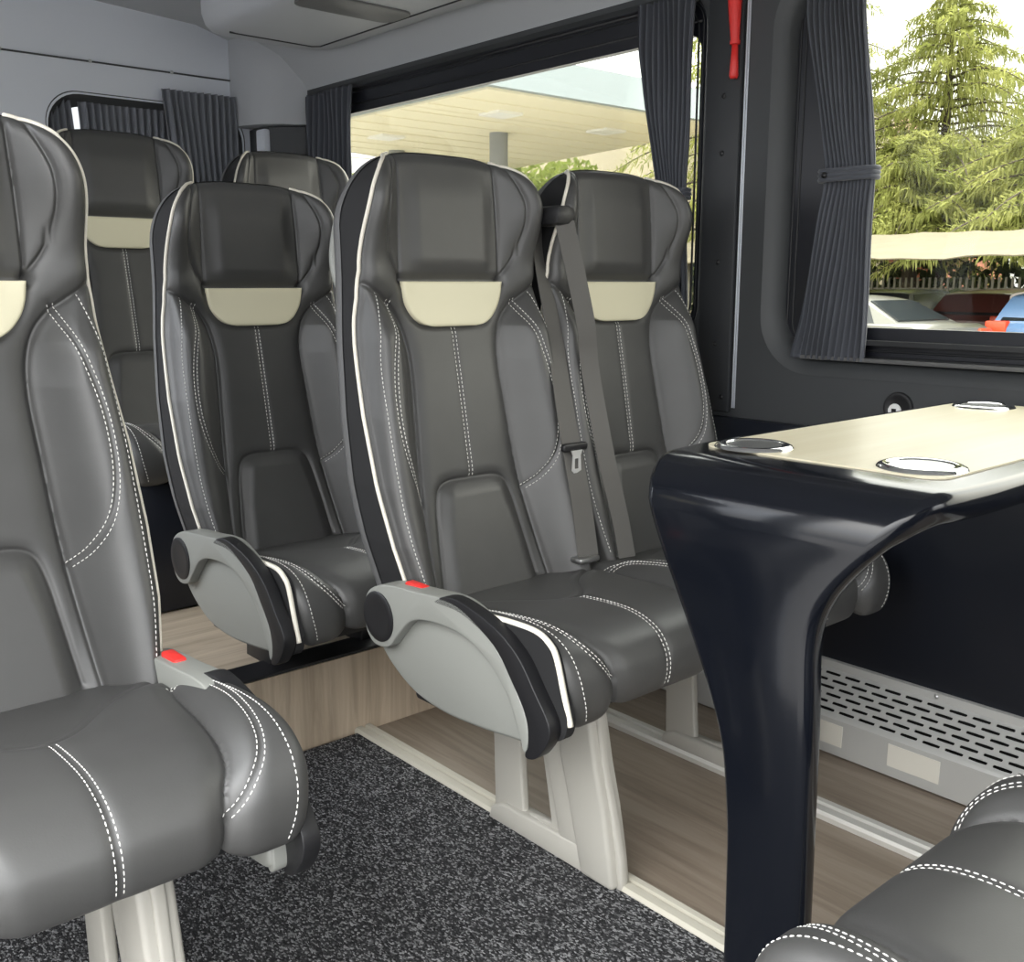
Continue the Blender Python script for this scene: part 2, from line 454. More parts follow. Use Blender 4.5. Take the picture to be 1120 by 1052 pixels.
def dashes(mb, pts, nrm, L=.0050, gap=.0030, w=.0014, h=.0009):
    P = np.array(pts, float); seg = np.linalg.norm(np.diff(P, axis=0), axis=1); s = np.concatenate([[0], np.cumsum(seg)])
    Nn = np.array(nrm, float)
    def at(q): return np.array([np.interp(q, s, P[:, k]) for k in range(3)]), np.array([np.interp(q, s, Nn[:, k]) for k in range(3)])
    q = 0
    while q + L < s[-1]:
        a, n = at(q); b, _ = at(q + L); m, n = at(q + L / 2)
        t = b - a; t /= np.linalg.norm(t) + 1e-9; n /= np.linalg.norm(n) + 1e-9; c = np.cross(t, n)
        v = []
        for p, sc in ((a, .55), (a + t * L * .25, 1), (b - t * L * .25, 1), (b, .55)):
            for ang in (0, 45, 90, 135, 180):
                v.append(p + c * math.cos(math.radians(ang)) * w / 2 * sc + n * (math.sin(math.radians(ang)) * h * sc - .0003))
        f = [(i * 5 + k, i * 5 + k + 1, i * 5 + k + 6, i * 5 + k + 5) for i in range(3) for k in range(4)] + [(0, 1, 2, 3, 4), (19, 18, 17, 16, 15)]
        mb.add(v, f); q += L + gap

def offset_line(l, o):
    d = np.gradient(l, axis=0); d /= np.linalg.norm(d, axis=1)[:, None] + 1e-9
    return l + np.stack([-d[:, 1], d[:, 0]], 1) * o

def make_back_stitch(run):
    mb = MB(); R_ = np.array([1, 1]); L_ = np.array([-1, 1])
    lines = {'right': [offset_line(DBL, .0042), offset_line(DBL, -.0042)], 'left': [offset_line(DBL, .0042) * L_, offset_line(DBL, -.0042) * L_],
             'right_edge': [EDGE], 'left_edge': [EDGE * L_], 'centre': [CEN + [.0042, 0], CEN - [.0042, 0]]}[run]
    for l in lines:
        s = np.concatenate([[0], np.cumsum(np.linalg.norm(np.diff(l, axis=0), axis=1))]); q = np.linspace(0, s[-1], int(s[-1] / .006) + 2)
        l2 = np.stack([np.interp(q, s, l[:, 0]), np.interp(q, s, l[:, 1])], 1)
        pn = [back_pt(a, b, .0004) for a, b in l2]
        dashes(mb, [p for p, _ in pn], [n for _, n in pn])
    return mb

def make_patch():
    nv, nu = 14, 60; V = []; F = []
    zs = np.linspace(.9215, 1.0045, nv * 2); nv = len(zs)
    hx = np.array([np.interp(z, PATCH[:len(PATCH) // 2 + 1][::-1, 1], PATCH[:len(PATCH) // 2 + 1][::-1, 0]) for z in zs])
    for z, h in zip(zs, hx):
        h = max(h, .05)
        for u in np.linspace(-1, 1, nu):
            e = max(abs(u), abs((z - .963) / .0418))
            V.append((h * u, z, e))
    X = np.array([v[0] for v in V]); Z = np.array([v[1] for v in V]); E_ = np.array([v[2] for v in V])
    Y = yc(Z) - .012 * sstep(.10, .2, np.abs(X)) - .0060 - .004 * np.sqrt(np.clip(1 - E_ ** 6, 0, 1)) - .026 * sstep(.085, .19, np.abs(X)) * sstep(.93, 1.02, Z)
    V = np.stack([X, Y, Z], 1).tolist()
    for j in range(nv - 1):
        for i in range(nu - 1):
            a = j * nu + i; F.append((a, a + 1, a + nu + 1, a + nu))
    bd = list(range(nu)) + [j * nu + nu - 1 for j in range(1, nv)] + [(nv - 1) * nu + i for i in range(nu - 2, -1, -1)] + [j * nu for j in range(nv - 2, 0, -1)]
    st = len(V)
    for k in bd: V.append((V[k][0], V[k][1] + .012, V[k][2]))
    n = len(bd)
    for a in range(n): F.append((bd[(a + 1) % n], bd[a], st + a, st + (a + 1) % n))
    return V, F

# cushion: centre path (y,z) from the back to the underside of the front
CP = spline([(.045, .435), (-.02, .447), (-.10, .458), (-.20, .468), (-.30, .476), (-.365, .474), (-.412, .457), (-.436, .428), (-.442, .396), (-.435, .366), (-.419, .354)], 20)
CS = np.concatenate([[0], np.cumsum(np.linalg.norm(np.diff(CP, axis=0), axis=1))]); CL = CS[-1]
CT = np.gradient(CP, axis=0); CT /= np.linalg.norm(CT, axis=1)[:, None]
CN = np.stack([CT[:, 1], -CT[:, 0]], 1); CN = np.where((CN[:, 1:] < 0) & (CP[:, 1:] > .46), -CN, CN)
if CN[10, 1] < 0: CN = -CN
def T_y(y): i = np.argmin(np.abs(CP[:120, 0] - y)); return CS[i]
def T_z(z):
    i = 110 + np.argmin(np.abs(CP[110:, 1] - z)); return CS[i]
TF = T_y(-.40)
CW_T = np.array([0, .10, .25, T_y(-.33), T_z(.44), T_z(.375), CL]); CW = np.array([.205, .225, .234, .234, .232, .224, .216])
def cw(t): return np.interp(t, CW_T, CW)
C_BOL = spline([(.200, 0.02), (.197, T_y(-.09)), (.180, T_y(-.17)), (.160, T_y(-.30)), (.145, T_y(-.39)), (.128, T_z(.44)), (.121, T_z(.39)), (.119, CL)], 10)
C_V = spline([(-.19, T_y(-.075)), (-.11, T_y(-.125)), (-.04, T_y(-.205)), (0, T_y(-.225)), (.04, T_y(-.205)), (.11, T_y(-.125)), (.19, T_y(-.075))], 10)
C_DBL = spline([(.188, T_y(-.125)), (.204, T_y(-.165)), (.206, T_y(-.25)), (.198, T_y(-.33)), (.182, T_y(-.40)), (.155, T_z(.44)), (.122, T_z(.41))], 10)
C_EDGE = spline([(.195, T_y(-.10)), (.209, T_y(-.19)), (.211, T_y(-.30)), (.209, T_y(-.39)), (.205, T_z(.42)), (.192, T_z(.368))], 10)
C_CEN = np.array([(0, T_y(-.24)), (0, T_y(-.36)), (0, T_z(.40)), (0, CL - .02)], float)
def cush_h(X, T):
    ax = np.abs(X); w = cw(T)
    xi = np.interp(T, C_BOL[:, 1], C_BOL[:, 0])
    h = .020 * sstep(-.02, .05, ax - xi) * (1 - .55 * sstep(T_y(-.38), T_z(.40), T))
    h += -.010 * sstep(.18, .04, ax) * sstep(T_y(-.27), T_y(-.12), T) * 0
    vt = np.interp(ax, C_V[len(C_V) // 2:, 0], C_V[len(C_V) // 2:, 1])
    h += -.011 * sstep(.004, -.03, T - vt) * sstep(.20, .15, ax)
    g = lambda d, w_, hh: hh * np.exp(-(d / w_) ** 2)
    for ln in (C_BOL, mirror(C_BOL)):
        d = dist(X, T, ln); h -= g(d, .017, .009) + g(d, .004, .006)
    d = dist(X, T, C_V); h -= g(d, .014, .005) + g(d, .004, .004)
    for ln in (C_DBL, mirror(C_DBL)):
        d = dist(X, T, ln); h -= g(d, .007, .0022) + g(d, .0018, .0018)
    d = dist(X, T, C_CEN); h -= g(d, .008, .0024) + g(d, .0018, .0018)
    dd = w - ax; R = .026; q = np.clip(1 - dd / R, 0, 1); h -= R * (1 - np.sqrt(np.clip(1 - q * q, 0, 1)))
    q = np.clip(1 - (CL - T) / .012, 0, 1); h -= .012 * (1 - np.sqrt(np.clip(1 - q * q, 0, 1)))
    return h
def cush_xyz(X, T, off=0):
    h = cush_h(X, T) + off
    py = np.interp(T, CS, CP[:, 0]); pz = np.interp(T, CS, CP[:, 1]); ny = np.interp(T, CS, CN[:, 0]); nz = np.interp(T, CS, CN[:, 1])
    l = np.hypot(ny, nz); ny /= l; nz /= l
    return np.stack([X, py + ny * h, pz + nz * h], -1), ny, nz
def cush_pt(x, t, off=.0004):
    e = .002
    p, ny, nz = cush_xyz(np.array([x, x + e, x - e, x, x]), np.array([t, t, t, t + e, t - e]))
    a = Vector(p[1] - p[2]); b = Vector(p[3] - p[4]); n = a.cross(b).normalized()
    if n.y * ny[0] + n.z * nz[0] < 0: n = -n
    return Vector(p[0]) + n * off, n
def make_cushion_mesh():
    nu, nv = 151, 190
    us = np.sin(np.linspace(-1, 1, nu) * PI / 2) * .35 + np.linspace(-1, 1, nu) * .65
    ts = np.linspace(0, CL, nv); T = np.repeat(ts[:, None], nu, 1); X = cw(ts)[:, None] * us[None, :]
    P, ny, nz = cush_xyz(X, T)
    V = P.reshape(-1, 3).tolist(); F = []
    for j in range(nv - 1):
        for i in range(nu - 1):
            a = j * nu + i; F.append((a, a + 1, a + nu + 1, a + nu))
    # sides drop to a flat underside
    for side in (0, nu - 1):
        base = len(V)
        for j in range(nv):
            x, y, z = V[j * nu + side]
            k = min(1, max(0, (ts[j] - T_y(-.36)) / .06))
            yy = y + .05 * k; zz = z - .075 * (1 - k) if k < 1 else z
            V.append((x * .985, min(yy, .06), max(zz, .356)))
        for j in range(nv - 1):
            a, b, c, d = j * nu + side, (j + 1) * nu + side, base + j + 1, base + j
            F.append((a, d, c, b) if side else (a, b, c, d))
    return V, F
RUNS = ('right', 'left', 'right_edge', 'left_edge', 'centre')
def make_cush_stitch(run):
    mb = MB(); L_ = np.array([-1, 1])
    lines = {'right': [offset_line(C_DBL, .0042), offset_line(C_DBL, -.0042)], 'left': [offset_line(C_DBL, .0042) * L_, offset_line(C_DBL, -.0042) * L_],
             'right_edge': [C_EDGE], 'left_edge': [C_EDGE * L_], 'centre': [C_CEN + [.0042, 0], C_CEN - [.0042, 0]]}[run]
    for l in lines:
        s = np.concatenate([[0], np.cumsum(np.linalg.norm(np.diff(l, axis=0), axis=1))]); q = np.linspace(0, s[-1], int(s[-1] / .006) + 2)
        l2 = np.stack([np.interp(q, s, l[:, 0]), np.interp(q, s, l[:, 1])], 1)
        pn = [cush_pt(a, b) for a, b in l2]
        dashes(mb, [p for p, _ in pn], [n for _, n in pn])
    return mb

MESH = {}
def shared(key, fn):
    """mesh data built once and shared by the seats"""
    if key not in MESH:
        o = fn(); MESH[key] = o.data; bpy.data.objects.remove(o)
    return MESH[key]
def part(name, key, fn, parent):
    return obj(name, None, None, None, parent, mesh=shared(key, fn))

def b_side_band():
    V, F = make_backrest_mesh(True); used = sorted({i for f in F for i in f}); ix = {k: n for n, k in enumerate(used)}
    return sharp(obj('side_band', [V[k] for k in used], [[ix[i] for i in f] for f in F], M['black_trim']), 70)
def b_backrest(): V, F = make_backrest_mesh(); return sharp(obj('backrest', V, F, M['leather']), 70)
def b_patch(): V, F = make_patch(); return obj('headrest_panel', V, F, M['cream'])
def b_bstitch(run): return make_back_stitch(run).build('backrest_stitching', M['stitch'])
def b_bpipe():
    mb = MB()
    for s in (1, -1): mb.tube(outline_path(s, .42, ZB + HT * .955), .0037, 8)
    return mb.build('piping', M['piping'], smooth=True)
def b_cushion(): V, F = make_cushion_mesh(); return sharp(obj('cushion', V, F, M['leather']), 70)
def b_cstitch(run): return make_cush_stitch(run).build('cushion_stitching', M['stitch'])
def b_pan():
    mb = MB(); mb.box(-.175, .175, -.37, .03, .325, .40); return mb.build('seat_pan', M['black_plastic'], bevel=.012)
def b_shell():
    """moulded rear shell behind the backrest"""
    loops = []
    zs = np.concatenate([np.linspace(.40, ZB, 30), ZB + HT * np.sin(np.linspace(.1, PI / 2 * .97, 20)) ** (2 / NE)])
    out = [(-float(bw(z)), z) for z in zs] + [(float(bw(z)), z) for z in zs[::-1]]
    for sc, back in ((1.004, .052), (1.004, .066), (.97, .085), (.80, .102), (.3, .108)):
        loops.append([(x * sc, float(yc(.80 + (z - .80) * sc)) + back + deep(z), .80 + (z - .80) * (1 - (1 - sc) * (1 if sc < .9 else .5))) for x, z in out])
    v, f = loft(loops, True, (False, True)); return sharp(obj('back_shell', v, f, M['silver_edge']), 60)

SH_X = -.240
def sp2(p, n=6): return [tuple(q) for q in spline(p, n, True)]
def b_shield():
    """grey moulded aisle side panel: lower lobe and raised arm"""
    lobe = sp2([(.030, .400), (.012, .366), (-.030, .334), (-.090, .309), (-.165, .300), (-.25, .304), (-.335, .314), (-.388, .322), (-.400, .345), (-.37, .40), (-.32, .44), (-.25, .462), (-.15, .462), (-.05, .44)])
    bm = bevel_bm(plate(lobe, SH_X - .006, SH_X + .020), .008, 3)
    me1 = bpy.data.meshes.new('t'); bm.to_mesh(me1); bm.free()
    arm = sp2([(.034, .43), (.024, .468), (-.012, .490), (-.06, .499), (-.13, .504), (-.20, .510), (-.25, .503), (-.315, .472), (-.362, .425), (-.394, .370), (-.402, .330), (-.388, .318), (-.378, .345), (-.350, .398), (-.305, .438), (-.24, .462), (-.16, .462), (-.105, .447), (-.066, .412), (-.040, .386), (0, .379), (.026, .396)], 5)
    bm = bevel_bm(plate(arm, SH_X - .026, SH_X + .016), .010, 3)
    bm.from_mesh(me1); bpy.data.meshes.remove(me1)
    return bm_obj('side_panel', bm, M['grey_plastic'], None, True, 50)
def b_cap():
    mb = MB(); mb.lathe([(.0, SH_X - .0285), (.030, SH_X - .0285), (.041, SH_X - .0300), (.0445, SH_X - .028), (.0445, SH_X - .020)], (0, -.012, .434), 'x', 48)
    return mb.build('end_cap', M['black_plastic'], smooth=True, deg=50)
def b_band():
    band = sp2([(-.172, .498), (-.219, .516), (-.309, .499), (-.371, .467), (-.411, .421), (-.445, .370), (-.420, .322), (-.392, .312), (-.398, .345), (-.391, .380), (-.361, .421), (-.319, .466), (-.242, .495)], 5)
    return bm_obj('front_trim', bevel_bm(plate(band, SH_X - .026, SH_X - .002), .006, 3), M['black_plastic'], None, True, 50)
def b_cover():
    cov = sp2([(.0, .40), (.0, .475), (-.10, .486), (-.186, .488), (-.24, .486), (-.311, .490), (-.373, .490), (-.402, .478), (-.416, .460), (-.432, .410), (-.446, .368), (-.42, .335), (-.30, .32), (-.1, .33)], 6)
    return bm_obj('side_cover', plate([(y * .987 - .017, 1 - (1 - z) * .987) for y, z in cov], -.243, -.226), M['black_trim'], None, False)
def b_cpipe():
    mb = MB(); p = spline([(-.17, .490), (-.24, .487), (-.311, .492), (-.373, .492), (-.403, .480), (-.418, .461), (-.434, .410), (-.448, .366)], 8)
    mb.tube([(-.238, a * .987 - .017, 1 - (1 - b) * .987) for a, b in p], .0048, 8); return mb.build('cushion_piping', M['piping'], smooth=True)
def b_buckle():
    mb = MB(); v = []
    mb.box(-.246, -.226, -.112, -.062, .470, .505); o = mb.build('buckle', M['red'], bevel=.005); return o
def b_lever():
    mb = MB(); mb.box(SH_X + .012, SH_X + .034, -.20, -.06, .288, .312); return mb.build('recline_lever', M['black_plastic'], bevel=.008)
def b_pedestal(kind):
    mb = MB()
    if kind == 'tall':
        out = [(-.072, 0), (-.40, 0), (-.392, .06), (-.372, .14), (-.352, .21), (-.340, .285), (-.328, .335), (-.06, .335), (-.066, .20)]
        hole = [(-.152, .045), (-.226, .055), (-.214, .12), (-.198, .20), (-.188, .285), (-.140, .285), (-.143, .16)]
        bm = bevel_bm(plate(out, -.036, -.018, [hole]), .005, 3)
        # raised rib along the front leg and a thin inner rib
        for (ya, yb, xo, xi, inset) in ((-.395, -.345, -.052, -.004, 0), (-.322, -.292, -.043, -.012, 0)):
            pts = []
            rib = [(ya + .004, 0.004), (yb + .03, 0.004), (yb + .060, .12), (yb + .085, .21), (yb + .095, .32), (ya + .075, .32), (ya + .062, .285), (ya + .047, .21), (ya + .028, .14), (ya + .012, .06)]
            b2 = bevel_bm(plate(rib, xo, xi), .008, 3); me = bpy.data.meshes.new('t'); b2.to_mesh(me); b2.free(); bm.from_mesh(me); bpy.data.meshes.remove(me)
        b2 = bevel_bm(plate([(-.06, 0), (-.345, 0), (-.30, .05), (-.10, .045), (-.07, .03)], -.045, -.010), .006, 2); me = bpy.data.meshes.new('t'); b2.to_mesh(me); b2.free(); bm.from_mesh(me); bpy.data.meshes.remove(me)
        return bm_obj('pedestal', bm, M['pedestal'], None, True, 45)
    else:
        bm = bevel_bm(plate([(-.02, .197), (-.135, .197), (-.135, .24), (-.12, .345), (-.03, .345)], -.13, -.10), .004, 2)
        return bm_obj('pedestal', bm, M['black_plastic'], None, True, 45)
def b_loop():
    mb = MB(); c = spline([(.150, 1.175), (.190, 1.158), (.222, 1.112), (.240, 1.050), (.226, 1.0), (.185, .962), (.150, .950)], 10)
    mb.tube([(-.172, p, q) for p, q in c], [.0145 - .003 * abs(i / len(c) * 2 - 1) for i in range(len(c))], 10)
    o = mb.build('grab_handle', M['grey_plastic'], smooth=True); return o
def ribbon(pts, width, wdir, th=.0016):
    """webbing along pts, width direction per point"""
    V = []; F = []
    for p, d in zip(pts, wdir):
        p = Vector(p); d = Vector(d).normalized()
        t = None
        V += [p - d * width / 2, p + d * width / 2]
    n = len(pts)
    for i in range(n - 1): F.append((2 * i, 2 * i + 1, 2 * i + 3, 2 * i + 2))
    bm = bmesh.new(); vs = [bm.verts.new(v) for v in V]
    for f in F: bm.faces.new([vs[i] for i in f])
    bmesh.ops.recalc_face_normals(bm, faces=bm.faces[:])
    bmesh.ops.solidify(bm, geom=bm.faces[:], thickness=th)
    return bm
def b_belt():
    # runs from the shoulder retractor down past the bolster, with the tongue hanging on it, to the lower anchor
    R_ = [([(.238, .128, 1.12), (.236, .118, 1.046), (.221, .070, .929), (.197, .006, .76), (.195, -.017, .68), (.194, -.047, .573), (.187, -.074, .474)], .047),
          ([(.222, .040, 1.122), (.236, .020, 1.02), (.256, .010, .92), (.272, .012, .83), (.280, -.030, .652), (.289, -.060, .54), (.288, -.085, .455)], .040),
          ([(.262, .035, .81), (.252, -.002, .654), (.252, -.025, .542), (.250, -.050, .448)], .018)]
    bm = bmesh.new()
    for k, (p, w) in enumerate(R_):
        p = spline(p, 10); n = len(p)
        ang = [(-.25 + .5 * (i / n)) if k == 0 else (.50 - .30 * (i / n)) for i in range(n)]
        b2 = ribbon(p, w, [(math.cos(q), math.sin(q) * -1, 0) for q in ang]); me = bpy.data.meshes.new('t'); b2.to_mesh(me); b2.free(); bm.from_mesh(me); bpy.data.meshes.remove(me)
    return bm_obj('seat_belt', bm, M['belt'], None, True, 50)
def b_retr():
    mb = MB(); mb.box(.196, .248, .030, .110, 1.112, 1.150); return mb.build('belt_guide', M['black_plastic'], bevel=.012)
def b_tongue():
    bm = plate(rrect(-.033, .033, -.008, .008, .006, 4), -.006, .006)
    me = bpy.data.meshes.new('t'); bm.to_mesh(me); bm.free()
    bm = bmesh.new(); bm.from_mesh(me); bpy.data.meshes.remove(me); bevel_bm(bm, .003, 2)
    bmesh.ops.rotate(bm, verts=bm.verts[:], cent=(0, 0, 0), matrix=Matrix.Rotation(-PI / 2, 3, 'Z'))
    bmesh.ops.translate(bm, verts=bm.verts[:], vec=(.196, -.022, .684))
    return bm_obj('belt_grip', bm, M['black_plastic'], None, True, 50)
def b_plate():
    out = [(-.015, .0), (-.010, -.010), (-.012, -.040), (-.008, -.045), (.008, -.045), (.012, -.040), (.010, -.010), (.015, 0)]
    bm = plate(out, -.0015, .0015, [rrect(-.006, .006, -.037, -.016, .002, 3)])
    bmesh.ops.rotate(bm, verts=bm.verts[:], cent=(0, 0, 0), matrix=Matrix.Rotation(-PI / 2, 3, 'Z'))
    bmesh.ops.translate(bm, verts=bm.verts[:], vec=(.196, -.029, .678))
    return bm_obj('buckle_tongue', bm, M['tongue'], None, False)
def b_anchor():
    mb = MB(); mb.box(.155, .210, -.085, -.055, .462, .474); return mb.build('belt_anchor', M['steel'], bevel=.004)

def flip(key, fn):
    """mirror image of a mesh across the seat"""
    def g():
        o = fn(); me = o.data
        me.transform(Matrix.Scale(-1, 4, (1, 0, 0))); me.flip_normals(); return o
    return (key + '_mirrored', g)

def bus_seat(label, loc, rz=0, shield='left', cover=True, skirt=False, lift=0, drop=0, belt=True, pedestal='tall', loop=True, ped_dx=0, group='passenger seats'):
    t = thing('bus_seat', label, 'seat', loc, rz, group)
    m = (lambda k, f: (k, f)) if shield != 'right' else flip
    b = part('backrest', 'backrest', b_backrest, t)
    tag(part('side_band', 'side_band', b_side_band, b), 'black fabric band around the side')
    q = part('headrest_panel', 'patch', b_patch, b); tag(q, 'cream leather panel at the neck')
    q = part('piping', 'bpipe', b_bpipe, b); tag(q, 'cream piping along the edge')
    for run in RUNS: part('backrest_stitching', 'bstitch' + run, lambda: b_bstitch(run), b)
    part('back_shell', 'shell', b_shell, t)
    c = part('cushion', 'cushion', b_cushion, t)
    for run in RUNS: part('cushion_stitching', 'cstitch' + run, lambda: b_cstitch(run), c)
    part('seat_pan', 'pan', b_pan, t)
    if skirt:
        part('base_cover', 'skirt', lambda: boxo('base_cover', -.225, .225, -.385, .08, .016, .345, M['panel_black'], None, .012), t)
    if pedestal:
        p = part('pedestal', 'ped_' + pedestal, lambda: b_pedestal(pedestal), t); p.location.x = ped_dx
        if pedestal == 'low': p = part('pedestal', 'ped_' + pedestal, lambda: b_pedestal(pedestal), t); p.location.x = ped_dx + .23
    if shield:
        s = part('side_panel', *m('shield', b_shield), t); tag(s, 'light grey plastic side panel')
        part('end_cap', *m('cap', b_cap), s); part('front_trim', *m('band', b_band), s); part('recline_lever', *m('lever', b_lever), s); s.location = (-lift * .2 - drop * 1.4, -lift, lift - drop)
        if cover: cv = part('side_cover', *m('cover', b_cover), t); part('cushion_piping', *m('cpipe', b_cpipe), cv)
        k_ = part('buckle', *m('buckle', b_buckle), t); tag(k_, 'red belt buckle button'); k_.location = (-drop, 0, -drop * .9)
    if belt:
        w = part('seat_belt', *m('belt', b_belt), t)
        part('belt_guide', *m('retr', b_retr), w); part('belt_grip', *m('tongue', b_tongue), w)
        part('buckle_tongue', *m('plate', b_plate), w); part('belt_anchor', *m('anchor', b_anchor), w)
    if loop: part('grab_handle', *m('loop', b_loop), t)
    return t

Y0 = 1.43
bus_seat('black leather seat beside the table with a grey side panel over the aisle', (1.20, Y0, 0), ped_dx=-.018)
bus_seat('black leather seat between the pillar and its twin, partly behind the table', (1.645, Y0 - .01, 0), shield=None, belt=False, ped_dx=.02, loop=False)
bus_seat('large black leather seat cut off at the left edge of the picture', (.324, Y0, 0), shield='right', cover=False, belt=False, ped_dx=.104, drop=.022, loop=False)
bus_seat('black leather seat on the wooden step with a grey side panel', (1.10, Y0 + .60, -.014), lift=.016, pedestal='low', belt=True, loop=False)
bus_seat('black leather rear seat with cream panel behind the big left seat', (1.095, 2.78, .176), shield=None, belt=False, pedestal=None, loop=False, skirt=True)
bus_seat('rearmost black seat of which only the head part shows beside the rear pillar', (1.655, 2.84, .170), shield=None, belt=False, pedestal=None, loop=False, skirt=True)
bus_seat('black leather seat facing the table from the near right corner, only its cushion in view', (.875, 0.0, -.006), PI, shield=None, belt=False, pedestal='tall', loop=False)

# ------------------------------------------------------------------ floor, step, rails
XW = 1.98
struct(boxo('floor', -.12, XW, -1.9, 1.86, -.06, -.004, M['wood_floor']))
tag(boxo('aisle_carpet', -.10, 1.147, -1.8, 1.84, -.004, .004, M['carpet']), 'dark grey flecked loop carpet along the aisle floor', 'carpet')
def rail(name, x0, x1, y0, y1, m, h=.012):
    pr = [(x0, -.004), (x0, h * .5), (x0 + .004, h), (x0 + (x1 - x0) * .42, h), (x0 + (x1 - x0) * .46, h * .55), (x0 + (x1 - x0) * .62, h * .55), (x0 + (x1 - x0) * .66, h), (x1 - .004, h), (x1, h * .5), (x1, -.004)]
    v, f = loft([[(a, y, b) for a, b in pr] for y in (y0, y1)], True, (True, True)); return obj(name, v, f, m, None, False)
struct(rail('trim_1', 1.147, 1.192, -1.7, 1.852, M['beige_rail']))
struct(rail('trim_2', 1.615, 1.668, -1.7, 1.852, M['alu']))
s = struct(boxo('floor_platform', -.05, XW, 1.868, 3.68, .0, .190, M['wood_step']))
r_ = boxo('step_riser', -.05, XW, 1.854, 1.868, -.004, .186, M['wood_riser']); r_.parent = s
e_ = boxo('step_edge', -.05, XW, 1.848, 1.93, .1905, .1960, M['black_plastic']); e_.parent = s

# heater along the right wall
t = thing('floor_heater', 'grey slotted heater cover low along the right wall', 'heater', (0, 0, 0))
mb = MB(); HY0, HY1 = -.9, 1.80
pr = [(1.868, 0), (1.868, .080), (1.872, .086)]
v, f = loft([[(a, y, b) for a, b in pr] for y in (HY0, HY1)], False); mb.add(v, f)
# top flange
v, f = loft([[(a, y, b) for a, b in [(1.945, .160), (1.946, .176), (1.966, .178), (1.966, .160)]] for y in (HY0, HY1)], False); mb.add(v, f)
for y in (HY0, HY1): mb.add([(1.868, y, 0), (1.868, y, .08), (1.945, y, .16), (1.966, y, .176), (1.966, y, 0)], [(0, 1, 2, 3, 4)])
# slotted slope: real holes
A_, B_ = Vector((1.872, 0, .086)), Vector((1.945, 0, .160)); SL = (B_ - A_).length; dv = (B_ - A_) / SL
rows, pitch = 6, .047; rh = (SL - .006) / rows
nrm = Vector((-dv.z, 0, dv.x))
def hp(u, w, d=0): q = A_ + dv * w - nrm * d; return (q.x, u, q.z)
for rw in range(rows):
    w0 = .003 + rw * rh; wm = w0 + rh / 2; off = (rw % 2) * pitch / 2
    ny_ = int((HY1 - HY0) / pitch) - 1
    for k in range(ny_):
        u0 = HY0 + .01 + off + k * pitch; um = u0 + pitch / 2
        outer = []; inner = []; hl, hr = pitch * .39 - .0035, .0036
        N = 12
        for q in range(N):
            th = 2 * PI * q / N; c, s_ = math.cos(th), math.sin(th)
            inner.append((um + (hl if c >= 0 else -hl) * (1 if abs(c) > 1e-6 else 0) + hr * c, wm + hr * s_))
            ou = (1, 1, .45, 0, -.45, -1, -1, -1, -.45, 0, .45, 1)[q]; ow = (0, 1, 1, 1, 1, 1, 0, -1, -1, -1, -1, -1)[q]
            outer.append((um + pitch / 2 * ou, wm + rh / 2 * ow))
        vv = [hp(a, b) for a, b in outer] + [hp(a, b) for a, b in inner] + [hp(a, b, .0025) for a, b in inner]
        mb.add(vv, [(q, (q + 1) % N, N + (q + 1) % N, N + q) for q in range(N)] + [(N + q, N + (q + 1) % N, 2 * N + (q + 1) % N, 2 * N + q) for q in range(N)])
# plain strips closing the ends of staggered rows
mb.add([hp(HY0, 0), hp(HY1, 0), hp(HY1, .003), hp(HY0, .003)], [(0, 1, 2, 3)])
mb.add([hp(HY0, SL - .003), hp(HY1, SL - .003), hp(HY1, SL), hp(HY0, SL)], [(0, 1, 2, 3)])
mb.build('cover', M['heater'], t)
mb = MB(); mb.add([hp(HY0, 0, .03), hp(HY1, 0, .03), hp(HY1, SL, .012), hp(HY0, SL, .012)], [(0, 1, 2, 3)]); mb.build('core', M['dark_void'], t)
for y0, y1 in ((1.14, 1.06), (.955, .845)):
    boxo('label_sticker', 1.8665, 1.868, y1, y0, .022, .070, M['paper'], t)
for y in (.90, 1.5, .3):
    m2 = MB(); m2.lathe([(.0, 1.9435), (.004, 1.944), (.005, 1.9455)], (0, y, .168), 'x', 12); m2.build('screw', M['steel'], t, True)

# ------------------------------------------------------------------ right wall with two recessed windows
def wall_panel():
    outer = [(-1.9, -.05), (3.68, -.05), (3.68, 1.70), (-1.9, 1.70)]
    h1 = rrect(1.578, 3.37, .865, 1.668, .085, 8); h2 = rrect(-1.5, 1.392, .805, 1.668, .13, 8)
    bm = bmesh.new(); edges = []
    for lp in (outer, h1, h2):
        vs = [bm.verts.new((XW, p[0], p[1])) for p in lp]
        for i in range(len(vs)): edges.append(bm.edges.new((vs[i], vs[(i + 1) % len(vs)])))
    bmesh.ops.triangle_fill(bm, edges=edges, use_beauty=True, normal=(-1, 0, 0))
    kill = []
    for f in bm.faces:
        c = f.calc_center_median()
        for h in (h1, h2):
            ins = False; n = len(h)
            for i in range(n):
                a, b = h[i], h[(i + 1) % n]
                if (a[1] > c.z) != (b[1] > c.z) and c.y < (b[0] - a[0]) * (c.z - a[1]) / (b[1] - a[1]) + a[0]: ins = not ins
            if ins: kill.append(f)
    bmesh.ops.delete(bm, geom=list(set(kill)), context='FACES')
    r = bmesh.ops.extrude_face_region(bm, geom=bm.faces[:])
    bmesh.ops.translate(bm, verts=[g for g in r['geom'] if isinstance(g, bmesh.types.BMVert)], vec=(.09, 0, 0))
    return bm
wr = struct(bm_obj('wall_right', wall_panel(), M['wall_dark']))
def reveal(a0, a1, b0, b1, r, rings, m, name, parent):
    loops = [[(XW + dx, p[0], p[1]) for p in rrect(a0 + i, a1 - i, b0 + i, b1 - i, max(r - i * .6, .02), 10)] for dx, i in rings]
    v, f = loft(loops); return sharp(obj(name, v, f, m, parent), 40)
